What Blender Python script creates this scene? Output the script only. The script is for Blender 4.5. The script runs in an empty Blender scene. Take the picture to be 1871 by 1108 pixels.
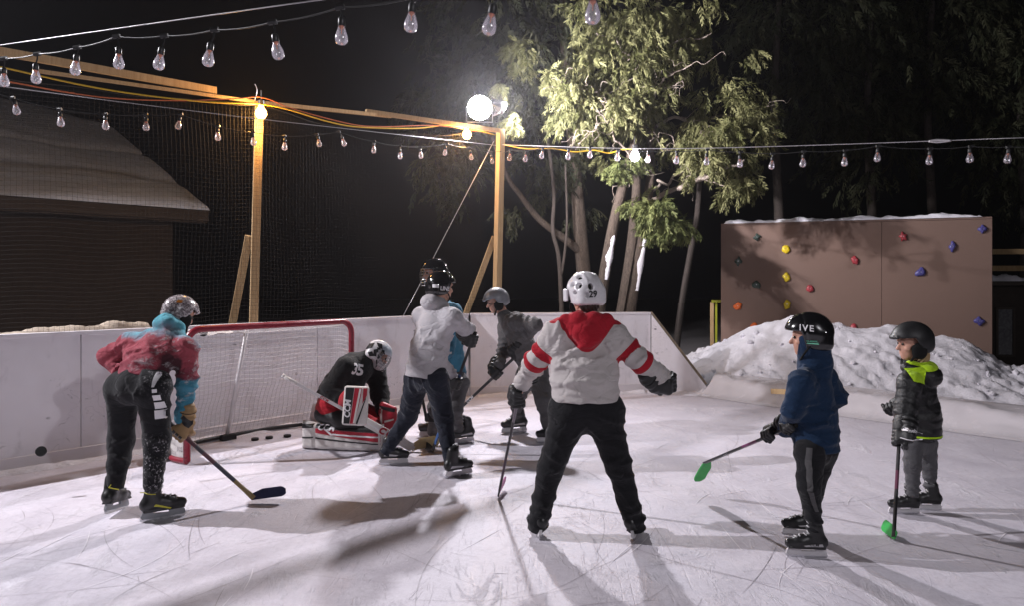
import bpy, bmesh, math, random
import numpy as np
from mathutils import Vector, Matrix
from mathutils.bvhtree import BVHTree
from mathutils import noise as mnoise

SC = bpy.context.scene
COL = SC.collection
rad = math.radians
random.seed(7)
RNG = np.random.default_rng(11)

# ------------------------------------------------------------------ camera, world, light, exposure
FPX, CAMH, HY, CX = 1300.0, 1.65, 515.0, 935.5      # focal length in photo pixels, eye height, horizon row, centre column
cam_d = bpy.data.cameras.new('camera')
cam = bpy.data.objects.new('camera', cam_d); COL.objects.link(cam)
cam.location = (0, 0, CAMH); cam.rotation_euler = (rad(90), 0, 0)
cam_d.sensor_width = 36.0; cam_d.lens = 36.0 * FPX / 1871.0
cam_d.shift_y = -(554.0 - HY) / 1871.0
cam_d.clip_end = 400; cam_d.clip_start = 0.05
SC.camera = cam
world = bpy.data.worlds.new('World'); SC.world = world; world.use_nodes = True
bg = world.node_tree.nodes['Background']
bg.inputs[0].default_value = (0.80, 0.78, 0.85, 1); bg.inputs[1].default_value = 0.0010
SC.view_settings.view_transform = 'Standard'; SC.view_settings.look = 'None'
SC.view_settings.exposure = 0.0; SC.view_settings.gamma = 1.0
SC.cycles.use_denoising = True
SC.cycles.max_bounces = 6; SC.cycles.diffuse_bounces = 3; SC.cycles.glossy_bounces = 3
SC.cycles.transmission_bounces = 5; SC.cycles.transparent_max_bounces = 16
SC.cycles.sample_clamp_indirect = 4.0

def W(px, py, d): return Vector(((px - CX) / FPX * d, d, CAMH - (py - HY) / FPX * d))
def G(px, py):
    d = CAMH * FPX / (py - HY); return Vector(((px - CX) / FPX * d, d, 0))

# lamps: the floodlight on the far post, one on the net post past the left edge, one behind the camera; bare bulbs
FLOOD_POS = Vector((-0.40, 10.12, 4.13))
SIDE_POS = Vector((-8.5, 5.5, 6.0))
BACK_POS = Vector((3.6, -1.9, 4.3))
def lamp_light(name, pos, power, color, radius, target=None, cone=150, blend=.6):
    if target is None:
        l = bpy.data.lights.new(name, 'POINT')
    else:
        l = bpy.data.lights.new(name, 'SPOT'); l.spot_size = rad(cone); l.spot_blend = blend
    l.energy = power; l.color = color; l.shadow_soft_size = radius
    o = bpy.data.objects.new(name, l); COL.objects.link(o); o.location = pos
    if target is not None:
        o.rotation_euler = (Vector(target) - Vector(pos)).to_track_quat('-Z', 'Y').to_euler()
    return o
LAMP = {}
LAMP['flood'] = lamp_light('flood_lamp', FLOOD_POS + Vector((0.10, -0.20, 0.0)), 1250, (.96, .94, 1.0), .085, (1.3, 1.0, 0.8), 152, .9)
LAMP['added_cedar_spot'] = lamp_light('flood_lamp', FLOOD_POS + Vector((0.30, -.06, 0.0)), 3000, (1.0, .965, 1.0), .06, (1.9, 11.7, 5.0), 158, 1.0)  # extra spot added to brighten the cedar and climbing wall
LAMP['side'] = lamp_light('side_lamp', SIDE_POS + Vector((.12, -.02, -.03)), 4100, (.965, .94, 1.0), .055, (.3, 5.6, 0.3), 112, .5)
LAMP['back'] = lamp_light('back_lamp', BACK_POS + Vector((-.06, .12, -.04)), 440, (.96, .935, 1.0), .07, (-.8, 6.5, 0.9), 150, .5)

# ------------------------------------------------------------------ helpers: objects
ROOTLOC = {}
def wloc(o):
    v = Vector(o.location)
    while o.parent: o = o.parent; v = v + Vector(o.location)
    return v
def tag(o, label=None, cat=None, group=None, kind=None):
    if label: o['label'] = label
    if cat: o['category'] = cat
    if group: o['group'] = group
    if kind: o['kind'] = kind
    return o
def empty(name, loc, label, cat, group=None):
    o = bpy.data.objects.new(name, None); COL.objects.link(o); o.location = loc
    o.empty_display_size = .1
    return tag(o, label, cat, group)
def obj(name, vf, mat, parent=None, smooth=False, origin=None, mats=None, attrs=None):
    v, f = vf[0], vf[1]
    me = bpy.data.meshes.new(name)
    off = wloc(parent) if parent else (Vector(origin) if origin is not None else Vector((0, 0, 0)))
    v = np.asarray(v, dtype=np.float32).reshape(-1, 3) - np.array(off, dtype=np.float32)
    if isinstance(f, np.ndarray) and f.ndim == 2:
        n, k = f.shape
        me.vertices.add(len(v)); me.vertices.foreach_set('co', v.ravel())
        me.loops.add(n * k); me.loops.foreach_set('vertex_index', f.astype(np.int32).ravel())
        me.polygons.add(n); me.polygons.foreach_set('loop_start', np.arange(0, n * k, k, dtype=np.int32))
        me.update(calc_edges=True); me.validate()
    else:
        me.from_pydata(v.tolist(), [], [list(map(int, q)) for q in f]); me.update()
    if mats:
        for m in mats: me.materials.append(m)
        if len(vf) > 2: me.polygons.foreach_set('material_index', np.asarray(vf[2], dtype=np.int32))
    elif mat: me.materials.append(mat)
    if smooth: me.polygons.foreach_set('use_smooth', np.ones(len(me.polygons), dtype=bool))
    if attrs:
        for k, a in attrs.items():
            at = me.attributes.new(k, 'FLOAT', 'POINT'); at.data.foreach_set('value', np.asarray(a, dtype=np.float32))
    me.update()
    o = bpy.data.objects.new(name, me); COL.objects.link(o)
    if parent: o.parent = parent
    elif origin is not None: o.location = off
    return o

class MB:
    """collects shapes for one mesh"""
    def __init__(s): s.v = []; s.f = []; s.m = []
    def add(s, v, f, mi=0):
        b = len(s.v); s.v.extend([tuple(x) for x in v]); s.f.extend([[i + b for i in q] for q in f]); s.m.extend([mi] * len(f)); return s
    def box(s, c, size, rot=None, bev=0.0, mi=0):
        bm = bmesh.new(); bmesh.ops.create_cube(bm, size=1.0)
        for v in bm.verts: v.co = Vector((v.co.x * size[0], v.co.y * size[1], v.co.z * size[2]))
        if bev > 0: bmesh.ops.bevel(bm, geom=list(bm.edges), offset=bev, segments=2, affect='EDGES', profile=.5)
        R = rot.to_3x3() if rot is not None else Matrix.Identity(3)
        bm.verts.index_update()
        s.add([R @ v.co + Vector(c) for v in bm.verts], [[v.index for v in f.verts] for f in bm.faces], mi); bm.free(); return s
    def beam(s, a, b, w, h, bev=.004, up=(0, 0, 1), mi=0):
        a, b = Vector(a), Vector(b); x = (b - a); L = x.length; x.normalize(); u = Vector(up)
        y = u.cross(x)
        if y.length < 1e-4: y = Vector((0, 1, 0)).cross(x)
        y.normalize(); z = x.cross(y)
        R = Matrix((x, y, z)).transposed()
        return s.box((a + b) / 2, (L, w, h), R, bev, mi)
    def tube(s, pts, r, seg=8, caps=True, mi=0):
        pts = [Vector(p) for p in pts]; n = len(pts)
        rr = list(r) if hasattr(r, '__len__') else [r] * n
        t0 = (pts[1] - pts[0]).normalized(); ref = Vector((0, 0, 1)) if abs(t0.z) < .9 else Vector((1, 0, 0))
        nx = t0.cross(ref).normalized(); vs = []; fs = []
        for i, p in enumerate(pts):
            t = (pts[min(i + 1, n - 1)] - pts[max(i - 1, 0)]).normalized()
            nx = (nx - t * nx.dot(t)).normalized(); ny = t.cross(nx)
            for k in range(seg):
                a = 2 * math.pi * k / seg; vs.append(p + (nx * math.cos(a) + ny * math.sin(a)) * rr[i])
        for i in range(n - 1):
            for k in range(seg):
                k2 = (k + 1) % seg; fs.append([i * seg + k, i * seg + k2, (i + 1) * seg + k2, (i + 1) * seg + k])
        if caps: fs.append([k for k in range(seg)][::-1]); fs.append([(n - 1) * seg + k for k in range(seg)])
        return s.add(vs, fs, mi)
    def lathe(s, prof, c=(0, 0, 0), seg=16, R=None, mi=0):
        R = R or Matrix.Identity(3); c = Vector(c); vs = []; fs = []; n = len(prof)
        for (r, z) in prof:
            for k in range(seg):
                a = 2 * math.pi * k / seg; vs.append(R @ Vector((max(r, 1e-4) * math.cos(a), max(r, 1e-4) * math.sin(a), z)) + c)
        for i in range(n - 1):
            for k in range(seg):
                k2 = (k + 1) % seg; fs.append([i * seg + k, i * seg + k2, (i + 1) * seg + k2, (i + 1) * seg + k])
        return s.add(vs, fs, mi)
    def prism(s, poly, a, b, o, u, v, mi=0):
        """polygon (2D, in axes u,v from o) extruded along u x v from a to b"""
        o, u, v = Vector(o), Vector(u), Vector(v); n = u.cross(v).normalized(); k = len(poly)
        vs = [o + u * p[0] + v * p[1] + n * a for p in poly] + [o + u * p[0] + v * p[1] + n * b for p in poly]
        fs = [list(range(k))[::-1], [k + i for i in range(k)]] + [[i, (i + 1) % k, k + (i + 1) % k, k + i] for i in range(k)]
        return s.add(vs, fs, mi)
    def build(s, name, mat, parent=None, **kw):
        return obj(name, (s.v, s.f, s.m), mat, parent, **kw)

def bez(pts, n):
    """Catmull-Rom through pts"""
    P = [Vector(p) for p in pts]; P = [P[0] * 2 - P[1]] + P + [P[-1] * 2 - P[-2]]; out = []
    segs = len(P) - 3
    for i in range(segs):
        for k in range(n):
            t = k / n; a, b, c, d = P[i:i + 4]
            out.append(.5 * ((2 * b) + (c - a) * t + (2 * a - 5 * b + 4 * c - d) * t * t + (-a + 3 * b - 3 * c + d) * t ** 3))
    out.append(P[-2]); return out

# ------------------------------------------------------------------ helpers: materials
def nt(m): return m.node_tree.nodes, m.node_tree.links
class Mat:
    """tiny builder for node materials"""
    def __init__(s, name, color=(.5, .5, .5), rough=.6, spec=.5, metal=0.0, **kw):
        s.m = bpy.data.materials.new(name); s.m.use_nodes = True; s.n, s.l = nt(s.m)
        s.b = s.n['Principled BSDF']
        s.b.inputs['Base Color'].default_value = (*color, 1); s.b.inputs['Roughness'].default_value = rough
        s.b.inputs['Specular IOR Level'].default_value = spec; s.b.inputs['Metallic'].default_value = metal
        for k, v in kw.items(): s.b.inputs[k.replace('_', ' ')].default_value = v
    def node(s, t, **kw):
        x = s.n.new(t)
        for k, v in kw.items():
            if hasattr(x, k): setattr(x, k, v)
            else: x.inputs[k.replace('_', ' ')].default_value = v
        return x
    def co(s, scale=(1, 1, 1), kind='Object', rot=(0, 0, 0)):
        t = s.node('ShaderNodeTexCoord'); mp = s.node('ShaderNodeMapping')
        s.l.new(t.outputs[kind], mp.inputs[0]); mp.inputs['Scale'].default_value = scale; mp.inputs['Rotation'].default_value = rot
        return mp.outputs[0]
    def noise(s, scale=5, detail=4, rough=.55, co=None, dist=0):
        x = s.node('ShaderNodeTexNoise', Scale=scale, Detail=detail, Roughness=rough, Distortion=dist)
        s.l.new(co if co is not None else s.co(), x.inputs['Vector']); return x.outputs['Fac']
    def ramp(s, fac, stops, interp='LINEAR'):
        r = s.node('ShaderNodeValToRGB'); r.color_ramp.interpolation = interp
        e = r.color_ramp.elements
        while len(e) > 1: e.remove(e[-1])
        e[0].position = stops[0][0]; e[0].color = (*stops[0][1], 1)
        for p, c in stops[1:]:
            q = e.new(p); q.color = (*c, 1)
        s.l.new(fac, r.inputs[0]); return r.outputs[0]
    def vramp(s, fac, stops, interp='LINEAR'):
        return s.ramp(fac, [(p, (c, c, c)) for p, c in stops], interp)
    def mix(s, fac, a, b, mode='MIX'):
        x = s.node('ShaderNodeMix', data_type='RGBA', blend_type=mode)
        for sock, val in ((x.inputs[0], fac), (x.inputs[6], a), (x.inputs[7], b)):
            if isinstance(val, (int, float)): sock.default_value = val
            elif isinstance(val, tuple): sock.default_value = (*val, 1)
            else: s.l.new(val, sock)
        return x.outputs[2]
    def math(s, op, a, b=None, c=None):
        x = s.node('ShaderNodeMath', operation=op)
        for i, val in enumerate((a, b, c)):
            if val is None: continue
            if isinstance(val, (int, float)): x.inputs[i].default_value = val
            else: s.l.new(val, x.inputs[i])
        return x.outputs[0]
    def attr(s, name):
        x = s.node('ShaderNodeAttribute', attribute_name=name); return x.outputs['Fac']
    def set(s, k, v): s.l.new(v, s.b.inputs[k]); return s
    def bump(s, h, strength=.3, dist=.01):
        x = s.node('ShaderNodeBump', Strength=strength, Distance=dist)
        s.l.new(h, x.inputs['Height'])
        if s.b.inputs['Normal'].is_linked: s.l.new(s.b.inputs['Normal'].links[0].from_socket, x.inputs['Normal'])
        s.l.new(x.outputs[0], s.b.inputs['Normal']); return s

def simple(name, color, rough=.6, spec=.5, metal=0.0, var=.15, vscale=6, bumpk=0.0, bscale=60, **kw):
    m = Mat(name, color, rough, spec, metal, **kw)
    if var > 0:
        f = m.noise(vscale, 5); c = m.mix(f, tuple(x * (1 - var) for x in color), tuple(min(1, x * (1 + var)) for x in color))
        m.set('Base Color', c)
        m.set('Roughness', m.vramp(m.noise(vscale * 2.3, 4), [(.3, max(.03, rough - .08)), (.7, min(1, rough + .1))]))
    if bumpk > 0: m.bump(m.noise(bscale, 4), bumpk, .004)
    return m.m
def cloth_bump(m, k=.25, ck=1.0):
    """rumpled cloth: soft swells plus sharp pinched creases"""
    m.bump(m.noise(18, 5, .6, dist=1.2), k, .02)
    for sc, st in ((4.2, .42 * ck), (8.5, .14 * ck)):
        d = m.math('ABSOLUTE', m.math('SUBTRACT', m.noise(sc, 2, .45, m.co((1, 1, 1.7), rot=(.3, .5, sc)), 1.1), .5))
        m.bump(m.vramp(d, [(0, 0), (.05, .75), (.14, 1)]), st, .022)
def fabric(name, color, var=.2, weave=420, bumpk=.25, rough=.9, melange=0.0):
    m = Mat(name, color, rough, .15, Sheen_Weight=.12)
    c = m.mix(m.noise(7, 5, .6), tuple(x * (1 - var) for x in color), tuple(min(1, x * (1 + var)) for x in color))
    if melange > 0:
        c = m.mix(m.vramp(m.noise(190, 2), [(.35, 0), (.65, melange)]), c, tuple(x * .45 for x in color))
    m.set('Base Color', c)
    cloth_bump(m, bumpk, .6 if max(color) < .03 else .75); m.bump(m.noise(weave, 2), .15, .002)
    return m.m
def emit(name, color, k):
    m = bpy.data.materials.new(name); m.use_nodes = True; n, l = nt(m); n.clear()
    e = n.new('ShaderNodeEmission'); e.inputs[0].default_value = (*color, 1); e.inputs[1].default_value = k
    o = n.new('ShaderNodeOutputMaterial'); l.new(e.outputs[0], o.inputs[0]); return m
# ------------------------------------------------------------------ setting materials
def wood(name, c1, c2, scale=1.0, rough=.7):
    m = Mat(name, c1, rough, .25)
    co = m.co((14 * scale, 14 * scale, 1.1 * scale)); f = m.noise(3.0, 6, .6, co, 1.0)
    g = m.noise(1.2, 3, .5)
    c = m.mix(m.vramp(f, [(.35, 0), (.65, 1)]), c1, c2); c = m.mix(m.vramp(g, [(.4, 0), (.75, .5)]), c, tuple(x * .6 for x in c1))
    m.set('Base Color', c); m.bump(f, .25, .004)
    return m.m
M = {}
M['lumber'] = wood('lumber', (.50, .36, .20), (.38, .25, .125))
M['plank'] = wood('weathered_plank', (.30, .235, .17), (.20, .155, .11))
def ice_mat():
    m = Mat('ice', (.66, .61, .655), .45, .35)
    big = m.noise(.55, 4, .6); cloud = m.noise(2.2, 6, .62, dist=.6); fine = m.noise(26, 6, .75)
    c = m.mix(m.vramp(big, [(.3, 0), (.7, 1)]), (.53, .50, .56), (.63, .595, .66))
    c = m.mix(m.vramp(cloud, [(.38, 0), (.66, .7)]), c, (.70, .665, .725))
    c = m.mix(m.vramp(fine, [(.45, 0), (.72, .6)]), c, (.45, .42, .465))
    grit = m.noise(95, 4, .8); c = m.mix(m.vramp(grit, [(.57, 0), (.68, .55)]), c, (.86, .83, .88)); c = m.mix(m.vramp(grit, [(.30, .5), (.42, 0)]), c, (.34, .31, .35))
    nick = m.vramp(m.noise(9, 6, .8, m.co((1, .35, 1), rot=(0, 0, -.35)), 1.0), [(.30, .55), (.37, 0)]); c = m.mix(nick, c, (.38, .35, .39))
    # skate cuts: hair thin curved scratches in several directions, each kind only here and there
    tot = None
    for k, (rz, sc, sx, sy, w, dst) in enumerate([(.3, 1.6, 1.2, .10, .010, 1.5), (1.25, 2.0, 1.0, .09, .008, 1.8), (2.2, 1.5, 1.4, .12, .010, 1.4), (2.75, 2.4, 1.0, .11, .008, 2.0), (.8, 3.4, 1.0, .16, .010, 1.6), (1.9, 4.0, 1.0, .2, .010, 2.2)]):
        f = m.noise(sc, 1, .4, m.co((sx, sy, 1), rot=(0, 0, rz)), dst)
        d = m.math('ABSOLUTE', m.math('SUBTRACT', f, .5))
        line = m.vramp(d, [(0, 1), (w, 0)])
        mask = m.vramp(m.noise(2.1 + k * .6, 5, .7), [(.50, 0), (.60, 1)])
        line = m.math('MULTIPLY', line, mask)
        tot = line if tot is None else m.math('MAXIMUM', tot, line)
    c = m.mix(m.math('MULTIPLY', tot, .16), c, (.27, .245, .27))
    shave = m.vramp(m.noise(3.3, 8, .78, m.co((1, .45, 1), rot=(0, 0, .5)), .8), [(.54, 0), (.68, 1)])
    c = m.mix(m.math('MULTIPLY', shave, .6), c, (.82, .79, .85))
    m.set('Base Color', c)
    m.set('Roughness', m.vramp(m.math('MAXIMUM', m.math('MULTIPLY', shave, .8), cloud), [(.3, .42), (.7, .68)]))
    h = m.math('SUBTRACT', m.math('ADD', m.math('MULTIPLY', fine, .35), m.math('ADD', m.math('MULTIPLY', shave, .5), m.math('MULTIPLY', cloud, .5))), m.math('MULTIPLY', tot, .12))
    m.bump(h, .75, .016)
    return m.m
M['ice'] = ice_mat()
def snow_mat(name, col=(.72, .69, .73)):
    m = Mat(name, col, .75, .25)
    m.b.inputs['Subsurface Weight'].default_value = 0
    f = m.noise(5, 6, .7); g = m.noise(45, 5, .75)
    c = m.mix(m.vramp(f, [(.3, 0), (.7, 1)]), tuple(x * .86 for x in col), tuple(min(1, x * 1.1) for x in col))
    m.set('Base Color', c); m.bump(f, .5, .05); m.bump(g, .7, .025); m.bump(m.noise(120, 4, .8), .4, .008)
    return m.m
M['snow'] = snow_mat('snow', (.77, .75, .81)); M['old_snow'] = snow_mat('old_snow', (.50, .42, .34)); M['roof_snow'] = snow_mat('roof_snow', (.74, .77, .86))
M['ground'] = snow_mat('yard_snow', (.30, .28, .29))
def board_mat():
    m = Mat('board_plastic', (.70, .665, .70), .38, .4)
    c = m.mix(m.vramp(m.noise(1.6, 5, .6), [(.3, 0), (.75, 1)]), (.78, .75, .79), (.66, .625, .655))
    sm = m.vramp(m.noise(7, 6, .7, m.co((1, 1, .35)), .5), [(.56, 0), (.74, .55)]); c = m.mix(sm, c, (.42, .39, .41))
    # black puck scuffs
    v = m.node('ShaderNodeTexVoronoi', Scale=3.1); m.l.new(m.co((1, 1, 1.6)), v.inputs['Vector'])
    sp = m.vramp(v.outputs['Distance'], [(.045, 1), (.075, 0)]); sp2 = m.vramp(m.noise(2.0, 2), [(.42, 0), (.48, 1)])
    c = m.mix(m.math('MULTIPLY', m.math('MULTIPLY', sp, sp2), .8), c, (.06, .055, .06))
    sk = m.vramp(m.math('ABSOLUTE', m.math('SUBTRACT', m.noise(3.5, 2, .5, m.co((1, 1, 1.2), rot=(.4, .3, 0)), 2.0), .5)), [(0, 1), (.008, 0)]); sk = m.math('MULTIPLY', sk, m.vramp(m.noise(1.7, 3), [(.52, 0), (.60, 1)])); c = m.mix(m.math('MULTIPLY', sk, .55), c, (.16, .15, .16))
    m.set('Base Color', c); m.bump(m.noise(1.2, 3), .25, .05); return m.m
M['board'] = board_mat()
M['kick'] = simple('kick_strip', (.62, .58, .605), .45, var=.18, vscale=3)
M['shed'] = simple('shed_siding', (.030, .023, .019), .8, .2, var=.3, vscale=9, bumpk=.3)
M['fascia'] = simple('fascia_board', (.040, .030, .024), .7, .3, var=.2)
M['dark'] = simple('dark_void', (.008, .008, .008), .9, .1, var=0)
def wall_mat():
    m = Mat('climbing_wall_paint', (.155, .098, .078), .75, .25)
    c = m.mix(m.noise(1.4, 4), (.130, .084, .068), (.168, .108, .086)); c = m.mix(m.vramp(m.noise(130, 3), [(.35, 0), (.7, .5)]), c, (.20, .135, .112))
    m.set('Base Color', c); m.bump(m.noise(150, 4, .7), .5, .004); return m.m
M['cwall'] = wall_mat()
M['liner'] = simple('plastic_liner', (.62, .585, .615), .22, .5, var=.12, vscale=2.5, bumpk=.0)
M['lime'] = simple('lime_paint', (.36, .40, .03), .55, var=.2)
M['metal'] = simple('galvanised', (.55, .55, .57), .35, .5, 1.0, var=.1)
M['cable'] = simple('steel_cable', (.55, .53, .55), .35, .5, .6, var=0)
M['cord'] = simple('black_cord', (.016, .016, .017), .45, .5, var=.1)
M['yellow_cord'] = simple('yellow_cord', (.65, .40, .02), .45, var=.05)
M['orange_cord'] = simple('orange_cord', (.50, .12, .04), .45, var=.05)
M['netting'] = simple('black_netting', (.022, .019, .017), .7, .3, var=0)
M['goalnet'] = simple('goal_netting', (.52, .50, .51), .7, .2, var=0)
M['red_pipe'] = simple('red_goal_paint', (.24, .012, .028), .32, .5, var=.25, vscale=8)
M['white_pipe'] = simple('white_goal_paint', (.62, .60, .61), .4, var=.12, vscale=9)
M['canvas'] = simple('white_canvas', (.60, .57, .55), .7, var=.2, vscale=7, bumpk=.5, bscale=14)
M['rubber'] = simple('puck_rubber', (.012, .012, .012), .6, .3, var=.2, vscale=30, bumpk=.2)
M['black_plastic'] = simple('black_plastic', (.014, .014, .015), .35, .5, var=.2)

def noisep(P, s=1.0, seed=0):
    """cheap smooth noise in numpy, about -1..1"""
    r = np.random.default_rng(seed); out = np.zeros(len(P)); amp = 1.0; tot = 0
    for o in range(4):
        for k in range(3):
            d = r.normal(size=3); d /= np.linalg.norm(d); ph = r.uniform(0, 6.28); w = s * (1.9 ** o) * r.uniform(.8, 1.25)
            q = P @ d; d2 = r.normal(size=3); out += amp * np.sin(w * q + ph + 1.3 * np.sin(w * .7 * (P @ d2) + ph * 2)) / 3
        tot += amp; amp *= .55
    return out / tot * 1.6

# ------------------------------------------------------------------ ground and ice
# boards: A runs from the left edge away to the far corner, B across the back, then the low liner edge on the right
A0 = Vector((-7.3, 2.86, 0)); A1 = Vector((-.62, 10.22, 0)); B1 = Vector((2.07, 10.60, 0)); B2 = Vector((2.86, 10.47, 0))
BH = 1.17
def sheet(x0, x1, y0, y1, z): return ([(x0, y0, z), (x1, y0, z), (x1, y1, z), (x0, y1, z)], [[0, 1, 2, 3]])
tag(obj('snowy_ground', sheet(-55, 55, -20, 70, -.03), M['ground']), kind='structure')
ICE = [(-7.3, 2.86), (-.62, 10.22), (2.07, 10.60), (2.86, 10.47), (5.6, 7.35), (9.5, 3.0), (9.5, -5), (-7.3, -5)]
o = obj('rink_ice', ([(x, y, 0) for x, y in ICE], [list(range(len(ICE)))[::-1]]), M['ice']); tag(o, kind='structure')

# skate cuts: long thin curved scores and shaved snow lines left on the surface
def skate_cuts(n, seed, wmin, wmax, zz, lmin, lmax):
    r = random.Random(seed); vs = []; fs = []
    cl = [(r.uniform(-4, 5), r.uniform(1.8, 9.8), r.uniform(0, 6.28)) for _ in range(34)]
    for i in range(n):
        c = cl[r.randrange(len(cl))]; x, y = c[0] + r.gauss(0, .9), c[1] + r.gauss(0, .8); a = c[2] + r.gauss(0, .55) if r.random() < .7 else r.uniform(0, 6.28)
        L = r.uniform(lmin, lmax) ** 1.0 * (1 if r.random() < .8 else 1.8); k = r.gauss(0, .55) if r.random() < .85 else r.choice((-1, 1)) * r.uniform(.9, 1.7); m = max(6, int(L / .08)); w0 = r.uniform(wmin, wmax); st = L / m; P = []
        for j in range(m + 1):
            P.append((x, y, a)); x += math.cos(a) * st; y += math.sin(a) * st; a += k * st
        if any((Vector((p[0], p[1], 0)) - A0).dot(Vector((uA_.y, -uA_.x, 0))) < .05 or p[1] > 9.9 or p[1] < 1.2 or p[0] > 4.6 for p in P): continue
        b = len(vs)
        for j, (px_, py_, pa) in enumerate(P):
            w = w0 * math.sin(math.pi * min(.97, max(.03, j / m))) ** .5 * r.uniform(.6, 1.1); vs += [(px_ - math.sin(pa) * w, py_ + math.cos(pa) * w, zz), (px_ + math.sin(pa) * w, py_ - math.cos(pa) * w, zz)]
        for j in range(m): q = b + 2 * j; fs.append([q, q + 1, q + 3, q + 2])
    return vs, fs
uA_ = (A1 - A0).normalized()
tag(obj('skate_cuts', skate_cuts(560, 5, .0008, .0024, .0022, .12, 1.1), simple('skate_cut', (.36, .33, .36), .5, var=.3, vscale=4)), kind='stuff')
tag(obj('shaved_snow', skate_cuts(260, 9, .0012, .0045, .0030, .08, .6), simple('shaved_snow', (.80, .77, .81), .8, var=.1)), kind='stuff')
def board_run(name, P0, P1, label, panels, slope_end=None, cap='plank'):
    """white boards: panel meshes with thin seams, kick strip at the foot, wooden cap"""
    d = (P1 - P0); L = d.length; u = d / L; n = Vector((u.y, -u.x, 0))       # n faces the rink
    R = Matrix((u, n, Vector((0, 0, 1)))).transposed()
    t = empty(name, P0, label, 'rink boards')
    for k in range(panels):
        a, b = L * k / panels + .003, L * (k + 1) / panels - .003
        mb = MB(); c = P0 + u * (a + b) / 2 - n * .02 + Vector((0, 0, .105 + (BH - .115) / 2))
        mb.box(c, (b - a, .03, BH - .115), R, .003); mb.build('board_panel', M['board'], t)
    mb = MB(); mb.box(P0 + u * L / 2 - n * .014 + Vector((0, 0, .06)), (L, .05, .13), R, .006); mb.build('kick_strip', M['kick'], t)
    mb = MB(); mb.box(P0 + u * L / 2 - n * .05 + Vector((0, 0, BH + .005)), (L, .11, .034), R, .004); mb.build('top_rail', M['board'], t)
    mb = MB()
    for k in range(panels * 2 + 1):
        mb2 = MB(); mb2.box(P0 + u * min(max(L * k / (panels * 2), .05), L - .05) - n * .082 + Vector((0, 0, BH / 2 - .03)), (.04, .09, BH - .08), R, .003)
        mb2.build('stud', M['lumber'], t)
    return t, u, n
boardA, uA, nA = board_run('rink_boards', A0, A1, 'long white boards running behind the hockey goal, scuffed by pucks', 4)
FOOT = []
boardB, uB, nB = board_run('rink_boards', A1 + Vector((.02, .03, 0)), B1, 'white boards across the back of the rink ending in a slanted end', 2)
# slanted end piece
u = (B2 - B1).normalized(); n = Vector((u.y, -u.x, 0)); Lb = (B2 - B1).length
mb = MB(); mb.prism([(0.006, .02), (Lb, .02), (Lb, .10), (.006, BH - .012)], 0, .03, B1 - n * .005, u, Vector((0, 0, 1))); mb.build('slanted_panel', M['board'], boardB)
mb = MB(); mb.beam(B1 - n * .05 + Vector((0.0, 0, BH + .02)), B2 - n * .05 + Vector((.0, 0, .13)), .09, .038); mb.build('slanted_cap', M['plank'], boardB)
for P_a, u_a, n_a, L_a, sd in ((A0, uA, nA, (A1 - A0).length, 61), (A1, uB, nB, (B1 - A1).length, 62)):
    FOOT.append((P_a, u_a, n_a, L_a, sd))
# ridge of old snow behind the left boards
def snow_ridge(name, pts, width, height, mat, seed, label, cat='snow ridge', res=.05):
    P = bez(pts, 12); vs = []; fs = []; m = 9
    n = len(P)
    for i, p in enumerate(P):
        t = (P[min(i + 1, n - 1)] - P[max(0, i - 1)]).normalized(); s = Vector((-t.y, t.x, 0))
        e = min(1, i / 3, (n - 1 - i) / 3)
        for k in range(m):
            a = k / (m - 1) * 2 - 1
            q = p + s * a * width; h = height * max(0, 1 - a * a) ** .6 * e
            nn = noisep(np.array([q * 1.0]), 9, seed)[0]; q = q + Vector((0, 0, h * (1 + .75 * nn)))
            vs.append(q)
    for i in range(n - 1):
        for k in range(m - 1):
            fs.append([i * m + k, i * m + k + 1, (i + 1) * m + k + 1, (i + 1) * m + k])
    return vs, fs
offs = -nA * .14
base = [A0 + uA * s + offs + Vector((0, 0, BH + .015)) for s in np.linspace(3.5, 5.62, 26)]
for P_a, u_a, n_a, L_a, sd in FOOT:
    pts = [P_a + u_a * s + n_a * (.05 + .02 * math.sin(s * 7)) + Vector((0, 0, .001)) for s in np.linspace(.1, L_a - .1, int(L_a / .12))]
    tag(obj('shaved_snow', snow_ridge('', pts, .085, .030, None, sd, ''), M['snow'], smooth=True), kind='stuff')
o = obj('snow_ridge', snow_ridge('', base, .075, .055, M['old_snow'], 3, ''), M['old_snow'], smooth=True); tag(o, 'beige lumpy snow lying along the top of the left boards', 'snow')
mbs = MB()
# low liner edge on the right, from the slanted end forward
Lp = [B2 + Vector((.03, -.03, 0)), Vector((4.2, 8.95, 0)), Vector((5.6, 7.38, 0)), Vector((9.3, 3.2, 0))]
LP = bez(Lp, 40); vs = []; fs = []; prof = [(-.30, .004), (-.10, .02), (0, .05), (.05, .11), (.08, .20), (.16, .255), (.30, .235), (.5, .20)]
prof = []
for k in range(15):
    s = k / 14
    prof.append((-.34 + s * .86, .004 + .25 * min(1, max(0, (s - .12) / .42)) ** 1.4))
m_ = len(prof)
for i, p in enumerate(LP):
    t = (LP[min(i + 1, len(LP) - 1)] - LP[max(0, i - 1)]).normalized(); s = Vector((-t.y, t.x, 0))
    if s.y < 0 and s.x < 0: s = -s
    for k, (a, h) in enumerate(prof):
        q = p + s * a; kk = math.sin(math.pi * k / (m_ - 1))
        nn = noisep(np.array([[i * .10, a * 2.0, 0]]), 4.2, 5)[0]; n2 = noisep(np.array([[i * .22, a * 6, 2.]]), 5, 8)[0]
        q = q + s * kk * .05 * nn + Vector((0, 0, max(.004, h + kk * (.035 * nn + .018 * n2))))
        vs.append(q)
for i in range(len(LP) - 1):
    for k in range(m_ - 1): fs.append([i * m_ + k, (i + 1) * m_ + k, (i + 1) * m_ + k + 1, i * m_ + k + 1])
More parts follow.
